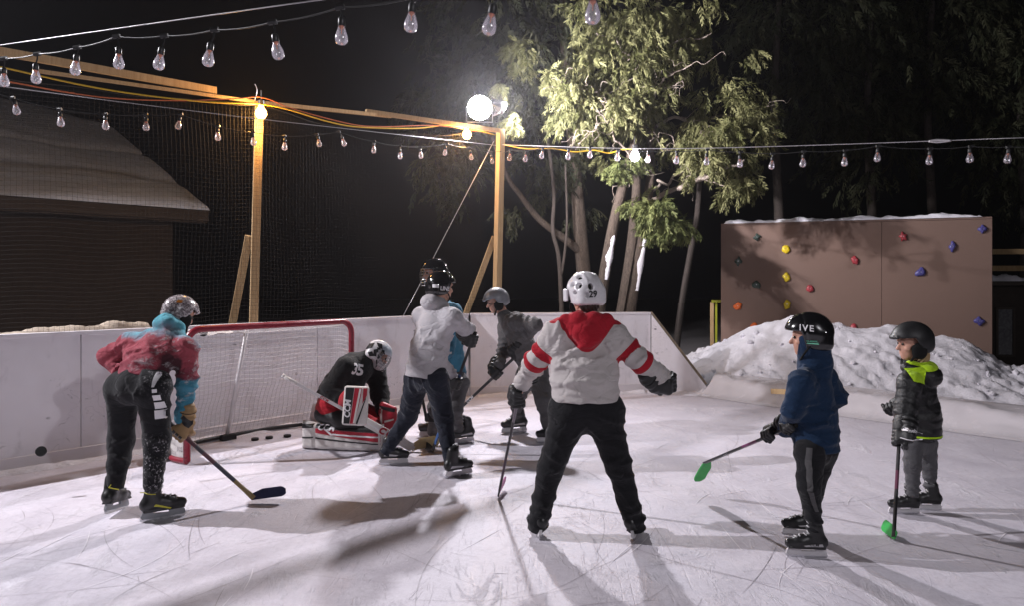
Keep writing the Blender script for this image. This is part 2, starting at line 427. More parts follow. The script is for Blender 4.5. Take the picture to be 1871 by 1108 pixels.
tag(obj('plastic_liner', (vs, fs), M['liner'], smooth=True), 'wrinkled white plastic liner draped over the low right rink edge', 'liner')
mb = MB(); p = W(1395, 712, 9.2); mb.beam(W(1410, 716, 9.2), W(1448, 718, 8.9), .04, .065); tag(mb.build('edge_plank', M['lumber'], origin=p), 'short bare wooden plank showing at the snow bank foot', 'plank')

# ------------------------------------------------------------------ snow bank in front of the climbing wall
def bank_height(x, y):
    """heap of shovelled snow: crest heights taken along the wall"""
    xs = [2.5, 3.15, 3.45, 3.75, 4.1, 4.72, 5.15, 5.65, 6.4, 6.95, 7.5, 8.1, 9.0, 11]
    zs = [.04, .22, .40, .62, .84, 1.06, .88, .86, .80, .60, .26, .12, .10, .1]
    return np.interp(x, xs, zs)
wl0 = Vector((3.70, 12.60, 0)); wl1 = Vector((7.56, 11.20, 0)); uw = (wl1 - wl0).normalized(); nw = Vector((uw.y, -uw.x, 0))   # nw faces the rink
nu, nv = 260, 130; U, V = np.meshgrid(np.linspace(-1.5, 9.0, nu), np.linspace(-.35, 3.3, nv), indexing='ij')
Xb = wl0.x + uw.x * U + nw.x * V; Yb = wl0.y + uw.y * U + nw.y * V
hb = bank_height(Xb + .25 * V, Yb)
fall = np.clip(1 - np.abs(V - .55) / 2.1, 0, 1); fall = fall * fall * (3 - 2 * fall)
Pn = np.stack([Xb.ravel(), Yb.ravel(), np.zeros(Xb.size)], 1)
lump = noisep(Pn, 2.4, 21).reshape(Xb.shape); l2 = noisep(Pn, 6.5, 22).reshape(Xb.shape); l3 = noisep(Pn, 19, 23).reshape(Xb.shape); l4 = noisep(Pn, 47, 26).reshape(Xb.shape)
lowz = np.clip(1 - hb * fall / .75, 0, 1)
Z = hb * fall * (1 + .10 * lump) + (.030 * lump + .085 * (np.abs(l2) - .3) * (.35 + lowz) + .060 * np.maximum(l3, -.1) * (.2 + lowz) + .030 * np.abs(l4) * (.15 + lowz)) * np.clip(fall * 3 + .3, 0, 1)
Z = Z + .10 * fall ** .5
Z = Z - .25 * np.clip((V - 2.55) / .6, 0, 1)
idx = np.arange(nu * nv).reshape(nu, nv)
F4 = np.stack([idx[:-1, :-1], idx[:-1, 1:], idx[1:, 1:], idx[1:, :-1]], -1).reshape(-1, 4)
o = obj('snow_bank', (np.stack([Xb, Yb, Z], -1).reshape(-1, 3), F4[:, ::-1]), M['snow'], smooth=True)
tag(o, 'heap of shovelled snow piled against the brown climbing wall', 'snow bank')
def crumbs(n, seed):
    r = random.Random(seed); bm = bmesh.new(); bmesh.ops.create_icosphere(bm, subdivisions=1, radius=1); bv_ = [v.co.copy() for v in bm.verts]; bm.verts.index_update(); bf = [[v.index for v in f.verts] for f in bm.faces]; bm.free(); mb = MB()
    for _ in range(n):
        i, j = r.randrange(8, nu - 60), int(r.triangular(22, nv - 30, 84)); s = .010 + .045 * r.random() ** 3; p = Vector((Xb[i, j], Yb[i, j], Z[i, j] + s * .3))
        mb.add([p + Vector((c.x * s * r.uniform(.6, 1.3), c.y * s * r.uniform(.6, 1.3), c.z * s * r.uniform(.5, 1.1))) for c in bv_], bf)
    return mb
tag(crumbs(170, 17).build('snow_crumbs', M['snow']), kind='stuff')
# ------------------------------------------------------------------ climbing wall
cw = empty('climbing_wall', wl0, 'brown painted climbing wall board studded with coloured holds', 'climbing wall')
Lw = (wl1 - wl0).length; Rw = Matrix((uw, nw, Vector((0, 0, 1)))).transposed(); HW = 2.645
seam = 2.55
for a, b in ((0, seam - .003), (seam + .003, Lw)):
    mb = MB(); mb.box(wl0 + uw * (a + b) / 2 - nw * .02 + Vector((0, 0, HW / 2)), (b - a, .04, HW), Rw, .003); mb.build('wall_panel', M['cwall'], cw)
for s in (.03, Lw * .33, Lw * .66, Lw - .03):
    mb = MB(); mb.box(wl0 + uw * s - nw * .088 + Vector((0, 0, HW / 2 - .01)), (.04, .09, HW - .03), Rw, .003); mb.build('stud', M['plank'], cw)
mb = MB(); mb.box(wl0 + uw * Lw / 2 - nw * .075 + Vector((0, 0, HW + .021)), (Lw, .15, .034), Rw, .004); mb.build('top_board', M['cwall'], cw)
pts = [wl0 + uw * s - nw * .06 + Vector((0, 0, HW + .036)) for s in np.linspace(.05, Lw - .12, 30)]
vf = snow_ridge('', pts, .085, .055, None, 31, '')
o = obj('snow_strip', vf, M['snow'], smooth=True); tag(o, 'uneven strip of snow lying along the climbing wall top', 'snow')
HOLD = {'green': (.035, .055, .045), 'yellow': (.62, .45, .015), 'orange': (.68, .13, .02), 'red': (.30, .035, .045), 'blue': (.055, .05, .19)}
for k, c in HOLD.items(): M['hold_' + k] = simple('hold_' + k, c, .4, .5, var=.2, vscale=25, bumpk=.25, bscale=90)
holds = [(1383, 433, 'green', 'highest green climbing hold near the wall top'), (1349, 477, 'green', 'green climbing hold nearest the wall side edge'), (1382, 520, 'green', 'lowest green climbing hold in the leaf shadow'),
 (1436, 455, 'yellow', 'highest yellow climbing hold on the brown wall'), (1437, 506, 'yellow', 'middle yellow climbing hold of the vertical three'), (1438, 557, 'yellow', 'lowest yellow climbing hold just above the snow crest'),
 (1348, 560, 'orange', 'bright orange climbing hold low on the wall'), (1377, 597, 'orange', 'orange climbing hold nearly buried in the snow bank'),
 (1480, 527, 'red', 'red climbing hold right of the yellow column'), (1562, 475, 'red', 'red climbing hold in the middle of the wall'), (1650, 432, 'red', 'highest red climbing hold beside the panel seam'), (1560, 603, 'red', 'red climbing hold touching the snow between the two children'),
 (1740, 450, 'blue', 'blue climbing hold second from the top right corner'), (1682, 497, 'blue', 'blue climbing hold just right of the panel seam'), (1795, 418, 'blue', 'blue climbing hold in the top corner'), (1789, 588, 'blue', 'lowest blue climbing hold near the right wall edge')]
def wall_hit(px, py):
    d = (Vector(((px - CX) / FPX, 1, -(py - HY) / FPX))); o_ = Vector((0, 0, CAMH))
    t = (wl0 - o_).dot(nw) / d.dot(nw); return o_ + d * t
for i, (px, py, c, lab) in enumerate(holds):
    p = wall_hit(px, py); bm = bmesh.new(); bmesh.ops.create_icosphere(bm, subdivisions=3, radius=1)
    r = random.Random(i * 13 + 5); kind = c
    lobes = [(r.uniform(0, 6.28), r.uniform(.5, .75)) for _ in range(3)]
    a0 = r.uniform(0, 6.28); nl_ = r.choice((2, 3, 3, 4, 5)); amp_ = r.uniform(.10, .26); sx_, sz_ = r.uniform(.75, 1.15), r.uniform(.85, 1.2)
    for v in bm.verts:
        q = v.co.copy(); ang = math.atan2(q.z, q.x); rr = math.hypot(q.x, q.z)
        k = 1 + amp_ * math.cos(nl_ * (ang - a0)) * rr + .14 * math.sin(2 * ang + i) + .05 * math.sin(5 * ang + 3 * i)
        d = .03 if q.y > 0 else .012
        dim = math.exp(-((q.x - .05) ** 2 + (q.z - .1) ** 2) / .03) if q.y > .3 else 0
        v.co = Rw @ Vector((q.x * .062 * k * sx_, (q.y * .045 - dim * .03 + .010 * math.sin(9 * q.x + i) * math.sin(8 * q.z)) if q.y > 0 else q.y * .008, q.z * .068 * k * sz_)) + p + nw * .004
    o = bm_ = bpy.data.meshes.new('climbing_hold'); 
    vs = [v.co.copy() for v in bm.verts]; fs = [[v.index for v in f.verts] for f in bm.faces]; bm.free()
    h = obj('climbing_hold', (vs, fs), M['hold_' + c], smooth=True, origin=p); tag(h, lab, 'climbing hold', 'holds on the climbing wall')
    mb = MB(); mb.lathe([(.0, .022), (.009, .021), (.010, .014)], p + nw * .014 + Vector((0, 0, .006)), 8, Rw @ Matrix.Rotation(rad(-90), 3, 'X')); mb.build('bolt', M['metal'], h)
bpy.data.meshes.remove(bm_)
# lime frame left of the wall, dark hut and fence rails right of it
fr = empty('lime_frame', wl0 - uw * .1, 'narrow lime painted wooden frame behind the climbing wall edge', 'wooden frame')
q0, q1 = W(1301, 640, 12.9), W(1316, 640, 12.85)
mb = MB(); mb.beam(Vector((q0.x, q0.y, 0)), W(1301, 552, 12.9), .035, .06, up=(1, 0, 0)); mb.build('frame_post', M['lumber'], fr)
mb = MB(); mb.beam(Vector((q0.x + .075, q0.y + .02, .0)), W(1308, 551, 12.92), .03, .09, up=(0, 1, 0)); mb.build('frame_board', M['lime'], fr)
mb = MB(); mb.beam(W(1300, 550, 12.88), W(1317, 550, 12.84), .05, .05); mb.build('frame_rail', M['lime'], fr)
hut = empty('garden_hut', Vector((8.2, 11.9, 0)), 'dark brown little hut with a dull window beside the climbing wall', 'hut')
mb = MB(); mb.box((8.75, 12.35, .78), (1.6, .9, 1.62), None, .01); mb.build('hut_wall', M['shed'], hut)
mb = MB(); c = W(1838, 608, 11.87)
for dx, dz, sx, sz in ((-.14, 0, .04, .82), (.14, 0, .04, .82), (0, .40, .24, .04), (0, -.40, .24, .04)): mb.box((c.x + dx, 11.885, c.z + dz), (sx, .03, sz), None, .003)
fo = mb.build('window_frame', M['fascia'], hut)
mb = MB(); mb.box((c.x, 11.892, c.z), (.238, .012, .758)); mb.build('pane', simple('dusty_glass', (.10, .10, .105), .25, .5, var=.4, vscale=9), fo)
mb = MB(); mb.box((8.7, 12.3, 1.63), (1.8, 1.15, .07), None, .008); mb.build('hut_roof', M['fascia'], hut)
pts = [Vector((x, 12.0 + .1 * math.sin(x * 5), 1.665)) for x in np.linspace(7.95, 8.5, 9)]
tag(obj('snow_patch', snow_ridge('', pts, .2, .09, None, 41, ''), M['snow'], smooth=True), 'small snow patch lying on the dark hut roof', 'snow')
fn = empty('rail_fence', Vector((9, 14.5, 0)), 'dim wooden fence rails in the dark beyond the hut', 'fence')
for z in (1.95, 2.28, 2.62):
    mb = MB(); mb.beam((8.9, 14.6, z - .35), (13.5, 14.2, z - .35), .04, .11); mb.build('fence_rail', M['lumber'], fn)
for x in (9.2, 11.4, 13.4):
    mb = MB(); mb.box((x, 14.62 - (x - 8.9) * .087, 1.2), (.1, .1, 2.4), None, .005); mb.build('fence_post', M['plank'], fn)

# ------------------------------------------------------------------ shed on the left, behind the net, parallel to the boards
SC0 = Vector((-4.95, 11.6, 0)); se = Vector((-.682, -.731, 0)); sb = Vector((-.731, .682, 0)); EZ = 2.80; HWD, RISE, SL = 5.6, 2.45, 9.5
shed = empty('garden_shed', SC0, 'dark brown shed with a snow covered roof behind the netting', 'shed')
Rs = Matrix((-se, sb, Vector((0, 0, 1)))).transposed()
mb = MB(); L_ = SL - .45
mb.prism([(0, 0), (HWD * 2 - .6, 0), (HWD * 2 - .6, EZ - .12), (HWD - .3, EZ + RISE - .25), (0, EZ - .12)], 0, L_, SC0 + se * SL + sb * .3, sb, Vector((0, 0, 1)))
mb.build('shed_wall', M['shed'], shed)
mb = MB(); mb.box(SC0 + se * SL / 2 + sb * .02 + Vector((0, 0, EZ - .06)), (SL, .05, .2), Rs, .005); mb.build('fascia', M['fascia'], shed)
mb = MB(); mb.beam(SC0 + sb * .05 + Vector((0, 0, EZ - .06)), SC0 + sb * HWD + Vector((0, 0, EZ + RISE - .06)), .05, .18); mb.build('rake_board', M['fascia'], shed)
mb = MB(); mb.box(SC0 + se * SL / 2 + sb * .17 + Vector((0, 0, EZ - .17)), (SL, .26, .03), Rs, .003); mb.build('soffit', M['fascia'], shed)
def roof_grid():
    nx, ny = 150, 130; U_, V_ = np.meshgrid(np.linspace(0, SL, nx), np.linspace(-.06, HWD * 2, ny), indexing='ij')
    P = np.stack([U_.ravel(), V_.ravel(), np.zeros(U_.size)], 1); n1 = noisep(P, 1.0, 51).reshape(U_.shape); n2 = noisep(P, 3.6, 52).reshape(U_.shape)
    edge = np.clip(np.minimum(np.minimum(U_ + .05, V_ + .06), .3) / .3, 0, 1) ** .5
    Z = EZ + .04 + RISE * (1 - np.abs(V_ - HWD) / HWD) + (.07 + .05 * n1 + .012 * n2) * edge
    Z -= .10 * np.exp(-((V_ - 2.75 + .05 * U_ + .04 * n2) / .10) ** 2) + .04 * np.exp(-((V_ - 1.2 - .12 * U_) / .2) ** 2)
    Z -= .30 * np.clip((V_ - HWD + 1.0) / 1.0, 0, 1) * np.clip(1 - U_ / 2.2, 0, 1) ** 2
    X = SC0.x + se.x * U_ + sb.x * V_; Y = SC0.y + se.y * U_ + sb.y * V_; idx = np.arange(nx * ny).reshape(nx, ny)
    f = np.stack([idx[:-1, :-1], idx[:-1, 1:], idx[1:, 1:], idx[1:, :-1]], -1).reshape(-1, 4)[:, ::-1]
    return np.stack([X, Y, Z], -1).reshape(-1, 3), f
obj('snowy_roof', roof_grid(), M['roof_snow'], shed, smooth=True)
# ------------------------------------------------------------------ posts, beams, netting
def ray_line(px, P0, u, off=Vector((0, 0, 0))):
    """depth where the photo column px meets the vertical plane through the line P0 + u"""
    k = (px - CX) / FPX; P = P0 + off
    # P.x + s u.x = k (P.y + s u.y)
    s = (k * P.y - P.x) / (u.x - k * u.y); return P.y + s * u.y
d1 = ray_line(463, A0, uA, -nA * .19); d2 = 10.47
S_BASE = Vector((-6.86, 3.36, 0))
def post(name, foot, top, label, w=.092, yaw=0.0):
    t = empty(name, foot, label, 'post', 'lumber posts holding the netting')
    x = (Vector(top) - Vector(foot)); L = x.length; z = x.normalized(); u0 = Vector((math.cos(yaw), math.sin(yaw), 0)); y = z.cross(u0).normalized(); u0 = y.cross(z)
    mb = MB(); mb.box((Vector(foot) + Vector(top)) / 2, (w, w, L), Matrix((u0, y, z)).transposed(), .006); mb.build('post_shaft', M['lumber'], t); return t
f1 = W(463, 600, d1); t1 = W(474, 186, d1); k = (f1.z) / (t1.z - f1.z); f1 = f1 - (t1 - f1) * k
p1 = post('lumber_post', f1, t1, 'tall lumber post with a warm bulb at its top and a slanted brace', .092, rad(22))
f2 = W(908.5, 530, d2); t2 = W(915, 236, d2); k = (f2.z) / (t2.z - f2.z); f2 = f2 - (t2 - f2) * k
p2 = post('lumber_post', f2, t2, 'lumber post under the bright white floodlight', .098, rad(38))
ps = post('lumber_post', S_BASE - nA * .1, S_BASE - nA * .1 + Vector((0, 0, 3.75)), 'lumber post at the near end of the netting beyond the left edge', .092, rad(40))
mb = MB(); mb.beam(W(455, 430, d1 + .05), W(455, 430, d1 + .05) + Vector((-.62, .55, -2.21)), .085, .038, up=(.3, -1, 0)); mb.build('brace', M['lumber'], p1)
mb = MB(); mb.beam(W(904, 432, d2 + .06), W(904, 432, d2 + .06) + Vector((-.86, .35, -2.28)), .085, .038, up=(.3, -1, 0)); mb.build('brace', M['lumber'], p2)
mb = MB()
for k_ in range(4):
    mb.tube([t1 + Vector((.02, -.05, -.25 - .03 * k_)), t1 + Vector((.02, -.06, -.25 - .03 * k_))], .004, 5)
# top beams: left post -> post 1 -> post 2
bs = S_BASE - nA * .05 + Vector((0, 0, 3.56)); b1 = W(470, 184, d1) ; b2 = W(912, 238, d2 - .05)
bm1 = empty('top_beam', bs, 'wooden top beam from the left edge to the first post', 'beam', 'beams along the netting top')
mb = MB(); mid = W(395, 165, ray_line(395, A0, uA, -nA * .16)); mb.beam(bs, mid, .038, .075); mb.build('beam_board', M['lumber'], bm1)
mb = MB(); mb.beam(W(60, 128, ray_line(60, A0, uA, -nA * .11)), b1 + Vector((0, 0, -.01)), .038, .032); mb.build('lower_board', M['lumber'], bm1)
bm2 = empty('top_beam', b1, 'wooden top beam sagging from first post to the floodlight post', 'beam', 'beams along the netting top')
mid2 = W(715, 212, ray_line(715, A0, uA, -nA * .16))
mb = MB(); mb.beam(b1 + Vector((.05, .05, -.01)), mid2, .038, .045); mb.build('beam_board', M['lumber'], bm2)
mb = MB(); mb.beam(mid2 + Vector((-.25, -.3, .0)) - nA * .04, b2, .038, .06); mb.build('beam_end', M['lumber'], bm2)

# netting: real cords in a 4 cm grid
q0 = S_BASE + nA * .02 + Vector((0, 0, 3.50)); q1 = W(466, 192, ray_line(466, A0, uA, -nA * .04)); q2 = W(884, 240, ray_line(884, A0, uA, -nA * .02))
def net_top(s):
    L1 = (q1 - q0).length; L2 = (q2 - q1).length; S = s * (L1 + L2)
    if S < L1: p = q0.lerp(q1, S / L1); a = S / L1
    else: p = q1.lerp(q2, (S - L1) / L2); a = (S - L1) / L2
    return p - Vector((0, 0, .16 * 4 * a * (1 - a)))
def net_point(s, h):
    top = net_top(s); z = top.z + (BH + .03 - top.z) * h
    bow = .10 * math.sin(math.pi * h) * math.sin(3.1 * s + .6) + .03 * math.sin(23 * s + 5 * h) + .02 * math.sin(41 * s - 8 * h)
    return Vector((top.x, top.y, z + .012 * math.sin(60 * s + 3 * h))) + nA * bow * .8
Lnet = (q1 - q0).length + (q2 - q1).length
NV = int(Lnet / .042); NH = int(2.35 / .042)
mb = MB()
for i in range(NV + 1):
    mb.tube([net_point(i / NV, h) for h in np.linspace(0, 1, 14)], .0011, 3, False)
for j in range(NH + 1):
    mb.tube([net_point(s, j / NH) for s in np.linspace(0, 1, 110)], .0011, 3, False)
mb.tube([net_point(s, 0) for s in np.linspace(0, 1, 110)], .006, 5, False)
o = mb.build('ball_netting', M['netting'], origin=q0); tag(o, 'fine dark netting hung from the wooden beams above the left boards', 'netting')

def cord(name, pts, r, mat, label, cat, seg=5, n=10, group=None):
    mb = MB(); P = bez(pts, n); mb.tube(P, r, seg); o = mb.build(name, M[mat], origin=P[0], smooth=True); tag(o, label, cat, group); return o
dl = lambda px, o=.10: ray_line(px, A0, uA, nA * o)
cord('extension_cord', [W(-60, 112, dl(-60)), W(10, 124, dl(10)), W(150, 155, dl(150)), W(260, 173, dl(260)), W(380, 186, dl(380)), W(465, 189, dl(465)), W(520, 198, dl(520)), W(600, 222, dl(600)), W(660, 232, dl(660)), W(760, 234, dl(760)), W(830, 228, dl(830)), W(905, 246, 10.3)], .0085, 'yellow_cord', 'yellow extension cord drooping under the wooden top beam', 'cord')
cord('extension_cord', [W(-60, 140, dl(-60)), W(20, 150, dl(20)), W(120, 168, dl(120)), W(220, 180, dl(220)), W(340, 183, dl(340)), W(430, 180, dl(430)), W(480, 178, dl(480)), W(540, 200, dl(540)), W(640, 226, dl(640)), W(700, 231, dl(700)), W(800, 229, dl(800)), W(880, 240, 10.2)], .0065, 'orange_cord', 'thin orange cord looping just below the yellow one', 'cord')
cord('extension_cord', [W(922, 264, 10.3), W(960, 271, 10.1), W(1010, 271, 9.9), W(1050, 277, 9.75), W(1085, 274, 9.65), W(1112, 279, 9.55), W(1135, 273, 9.5), W(1158, 271, 9.45)], .009, 'yellow_cord', 'yellow extension cord running right from the floodlight post', 'cord')
cord('guy_wire', [W(902, 258, 10.4), W(818, 420, 10.15), W(735, 582, 9.6)], .006, 'cable', 'thin grey guy wire slanting down from the floodlight post', 'wire', n=3)
cord('zip_tie', [t1 + Vector((-.03, -.06, .0)), W(470, 165, d1 - .05), W(466, 153, d1 - .05)], .004, 'cable', 'pale loose cable tie end sticking up from first post', 'cable tie', n=4)

# ------------------------------------------------------------------ floodlights and bare bulbs
M['lens'] = emit('flood_lens', (1.0, .96, 1.0), 60); M['warm_glow'] = emit('warm_bulb_glow', (1.0, .50, .12), 32); M['white_glow'] = emit('white_bulb_glow', (1.0, .93, 1.0), 22)
def floodlight(pos, target, label, w=.34, h=.28, dome=.4):
    t = empty('floodlight', pos, label, 'floodlight'); z = (Vector(target) - pos).normalized(); x = z.cross(Vector((0, 0, 1))).normalized(); y = x.cross(z); R = Matrix((x, y, z)).transposed()
    r_ = w * .5; mb = MB(); mb.lathe([(0, -.20), (r_ * .45, -.20), (r_ * .55, -.13), (r_ * .9, -.05), (r_ * 1.04, 0), (r_ * 1.04, .012), (r_ * .96, .012)], pos, 28, R)
    for k in range(10): mb.box(pos - z * .12 + R @ Vector((math.cos(k * .628) * r_ * .62, math.sin(k * .628) * r_ * .62, 0)), (.012, .012, .10), R, .002)
    mb.build('housing', M['black_plastic'], t, smooth=True)
    mb = MB(); mb.lathe([(r_ * .97, .0), (r_ * .92, r_ * .40 * dome), (r_ * .70, r_ * .74 * dome), (r_ * .38, r_ * .94 * dome), (0, r_ * dome)], pos, 28, R); mb.build('lens', M['lens'], t, smooth=True)
    mb = MB(); mb.tube([pos + x * w * .52 - z * .04, pos + x * w * .52 - z * .06 - y * h * .7, pos - x * w * .52 - z * .06 - y * h * .7, pos - x * w * .52 - z * .04], .011, 6); mb.build('bracket', M['metal'], t)
    return t
floodlight(FLOOD_POS + Vector((-.06, 0, 0)), (.1, 2.5, 1.2), 'blinding white floodlight mounted on the beam beside the post', .36, .30)
floodlight(FLOOD_POS + Vector((.27, .06, .02)), (4.6, 12.6, 2.6), 'added lamp head lighting the cedar beside the blinding floodlight', .20, .18, .05)  # invented head, added to house the cedar spot
floodlight(SIDE_POS, (.3, 5.6, .3), 'white floodlight on a tall pole beyond the left boards')
mb = MB(); mb.tube([Vector((-8.65, 5.5, -.03)), Vector((-8.65, 5.5, 6.2))], .06, 10); t_ = empty('lamp_pole', Vector((-8.65, 5.5, 0)), 'tall round pole carrying the floodlight beyond the left boards', 'pole'); mb.build('pole_shaft', M['metal'], t_, smooth=True)
floodlight(BACK_POS, (-.8, 6.5, .9), 'white floodlight on a pole standing behind the viewer')
mb = MB(); bp = BACK_POS + Vector((.15, -.25, 0)); mb.box((bp.x, bp.y, 2.1), (.1, .1, 4.3), None, .006)
t_ = empty('lumber_post', Vector((bp.x, bp.y, 0)), 'lumber post carrying the floodlight behind the viewer', 'post', 'lumber posts holding the netting'); mb.build('post_shaft', M['lumber'], t_)
def bare_bulb(pos, r, mat, label, power, color, up=.10):
    t = empty('light_bulb', pos, label, 'light bulb')
    mb = MB(); mb.lathe([(0, -r), (r * .6, -r * .8), (r, -.1 * r), (r * .85, r * .55), (r * .45, r * 1.15), (r * .40, r * 1.5), (0, r * 1.5)], pos, 16); mb.build('glowing_glass', M[mat], t, smooth=True)
    mb = MB(); mb.lathe([(r * .45, r * 1.5), (r * .55, r * 1.55), (r * .55, r * 2.3), (r * .2, r * 2.4), (.006, r * 2.5), (.006, r * 2.5 + up)], pos, 12); mb.build('socket', M['cord'], t)
    l = lamp_light('bulb_light', pos + Vector((0, -r * 1.6, -r * .9)), power, color, .05); l.parent = t; l.location = l.location - pos
bare_bulb(W(477, 207, d1 - .17), .062, 'warm_glow', 'warm yellow bulb glowing against the first post', 52, (1.0, .50, .13))
bare_bulb(W(853, 246, dl(853, .05)), .066, 'warm_glow', 'warm yellow bulb hanging under the beam near the floodlight', 85, (1.0, .52, .15))
bare_bulb(W(1160, 286, 9.4), .066, 'white_glow', 'lit white bulb hanging from the cord before the cedar', 45, (1.0, .95, .98))

# ------------------------------------------------------------------ string lights: unlit clear bulbs
def glass_mat():
    m = bpy.data.materials.new('clear_bulb_glass'); m.use_nodes = True; n, l = nt(m); n.clear()
    o = n.new('ShaderNodeOutputMaterial'); tr = n.new('ShaderNodeBsdfTransparent'); tr.inputs[0].default_value = (.93, .92, .95, 1)
    gl = n.new('ShaderNodeBsdfGlossy'); gl.inputs['Roughness'].default_value = .18; gl.inputs[0].default_value = (1, .97, 1, 1)
    tl = n.new('ShaderNodeBsdfTranslucent'); tl.inputs[0].default_value = (.92, .90, .96, 1)
    df = n.new('ShaderNodeBsdfDiffuse'); df.inputs[0].default_value = (.92, .90, .96, 1)
    fr_ = n.new('ShaderNodeLayerWeight'); fr_.inputs[0].default_value = .5
    m1 = n.new('ShaderNodeMixShader'); l.new(fr_.outputs['Fresnel'], m1.inputs[0]); l.new(tr.outputs[0], m1.inputs[1]); l.new(gl.outputs[0], m1.inputs[2])
    m2 = n.new('ShaderNodeMixShader'); m2.inputs[0].default_value = .5; l.new(tl.outputs[0], m2.inputs[1]); l.new(df.outputs[0], m2.inputs[2])
    m3 = n.new('ShaderNodeMixShader'); m3.inputs[0].default_value = .13; l.new(m1.outputs[0], m3.inputs[1]); l.new(m2.outputs[0], m3.inputs[2])
    l.new(m3.outputs[0], o.inputs[0]); return m
M['bulb_glass'] = glass_mat()
M['copper'] = simple('copper_filament', (.80, .30, .16), .3, .5, .6, var=0)
ORD = 'first second third fourth fifth sixth seventh eighth ninth tenth eleventh twelfth thirteenth fourteenth fifteenth sixteenth seventeenth eighteenth nineteenth'.split()
def string_bulb(c, node, k, tilt, label, group):
    """pear bulb: c = centre of the glass, node = where its lead leaves the cord"""
    t = empty('string_bulb', node, label, 'string light', group)
    up = (node - c).normalized(); up = (up + Vector((tilt, 0, .6))).normalized()
    x = up.cross(Vector((0, 1, 0))).normalized(); y = up.cross(x); R = Matrix((x, y, up)).transposed()
    r = .0240 * k; L = r * 1.45
    mb = MB(); mb.lathe([(0, -L), (r * .55, -L * .97), (r * .90, -L * .74), (r, -L * .38), (r * .92, 0), (r * .70, L * .45), (r * .52, L * .85), (r * .46, L)], c, 16, R); g = mb.build('glass_bulb', M['bulb_glass'], t, smooth=True)
    mb = MB(); mb.lathe([(r * .42, L * .98), (r * .30, L * .80), (r * .08, L * .62), (r * .05, L * .15), (0, L * .12)], c, 8, R); mb.build('filament', M['copper'], g, smooth=True)
    mb = MB(); mb.lathe([(r * .5, L * .96), (r * .56, L), (r * .56, L * 1.75), (r * .4, L * 1.9), (0, L * 1.95)], c, 10, R); mb.build('socket', M['cord'], t, smooth=True)
    top = c + up * L * 1.85
    mb = MB(); mb.tube(bez([top, top.lerp(node, .5) + Vector((.004, 0, 0)), node], 4), r * .16, 5); mb.tube([node + Vector((-r * .7, 0, -r * .1)), node + Vector((r * .7, 0, r * .1))], r * .45, 6); mb.build('lead', M['cord'], t)
def light_string(bulbs, dfun, k, cablepts, rc, names, nodes=None, drop=26, cord_mat='cord'):
    label, group, clabel = names; nd = []
    for i, (px, py) in enumerate(bulbs):
        d = dfun(px); c = W(px, py, d); r = random.Random(i + int(px)); 
        n_ = W(nodes[i][0], nodes[i][1], d) if nodes else W(px + r.uniform(-5, 5), py - drop * (1 + r.uniform(-.12, .12)), d)
        nd.append(n_); string_bulb(c, n_, k, r.uniform(-.12, .12), label % ORD[i], group)
    P = [cablepts[0]] + nd + ([cablepts[-1]] if len(cablepts) > 1 else [])
    mb = MB(); Q = []
    for a, b in zip(P[:-1], P[1:]):
        for q in np.linspace(0, 1, 6)[:-1]: Q.append(a.lerp(b, q) - Vector((0, 0, .10 * (b - a).length * q * (1 - q))))
    Q.append(P[-1]); mb.tube(Q, rc, 5); o = mb.build('light_string', M[cord_mat], origin=P[0], smooth=True); tag(o, clabel, 'cord')
dtop = lambda px: 1 / (.256 + (1 / 2.2 - .256) * px / 1083)
top_b = [(8, 146), (66, 140), (138, 124), (217, 112), (291, 113), (381, 106), (507, 92), (624, 64), (751, 40), (895, 44), (1083, 22)]
top_n = [(7, 106), (68, 98), (141, 86), (213, 66), (300, 65), (392, 54), (498, 40), (621, 13), (762, -6), (908, -8), (1086, -18)]
light_string(top_b, dtop, 1.03, [W(-70, 112, 4.3), W(1200, -36, 2.05)], .0035, ('%s bulb from the left on the near upper string', 'unlit pear bulbs on the near upper string', 'dark drooping cord of the near upper bulb string'), top_n)
cord('messenger_wire', [W(-80, 93.5, 4.4), W(260, 45, 3.45), W(780, -28.5, 2.6)], .003, 'cable', 'pale steel wire stretched above the near upper bulb string', 'wire', n=2)
lb = [(30, 200), (111, 222), (193, 228), (267, 230), (326, 228), (398, 249), (463, 258), (520, 267), (583, 261), (628, 260), (683, 273), (731, 284), (769, 283), (813, 278), (861, 286), (899, 293)]
ln = [(22, 178), (108, 199), (192, 208), (266, 209), (330, 208), (398, 230), (462, 241), (519, 248), (578, 245), (618, 240), (683, 258), (731, 266), (768, 268), (816, 262), (858, 270), (897, 277)]
dlf = lambda px: dl(px, .28)
light_string(lb, dlf, 1.25, [W(-60, 150, dlf(-60)), W(916, 276, 10.2)], .004, ('%s bulb from the left on the string before the netting', 'unlit pear bulbs before the netting', 'thin dark cord of bulbs hanging before the netting'), ln)
cord('messenger_wire', [W(-60, 149, dlf(-60)), W(440, 213, dlf(440)), W(906, 265, 10.15)], .004, 'cable', 'grey steel wire running before the netting to the floodlight post', 'wire', n=2)
dr = lambda px: 1 / (1 / 10.2 + (1 / 7.0 - 1 / 10.2) * (px - 918) / (1871 - 918))
rb = [(931, 287), (960, 289), (990, 283), (1038, 285), (1078, 282), (1128, 287), (1184, 290), (1236, 292), (1291, 294), (1352, 298), (1410, 301), (1467, 297), (1543, 295), (1603, 287), (1698, 292), (1772, 288), (1841, 289)]
light_string(rb, dr, 1.45, [W(920, 279, dr(920)), W(1960, 262, dr(1960))], .004, ('%s bulb right of the floodlight post on the right string', 'unlit pear bulbs on the right string', 'thin dark cord of bulbs on the right string'), [(px + 2, min(276, py - 14) if px < 1240 else py - 21) for px, py in rb])
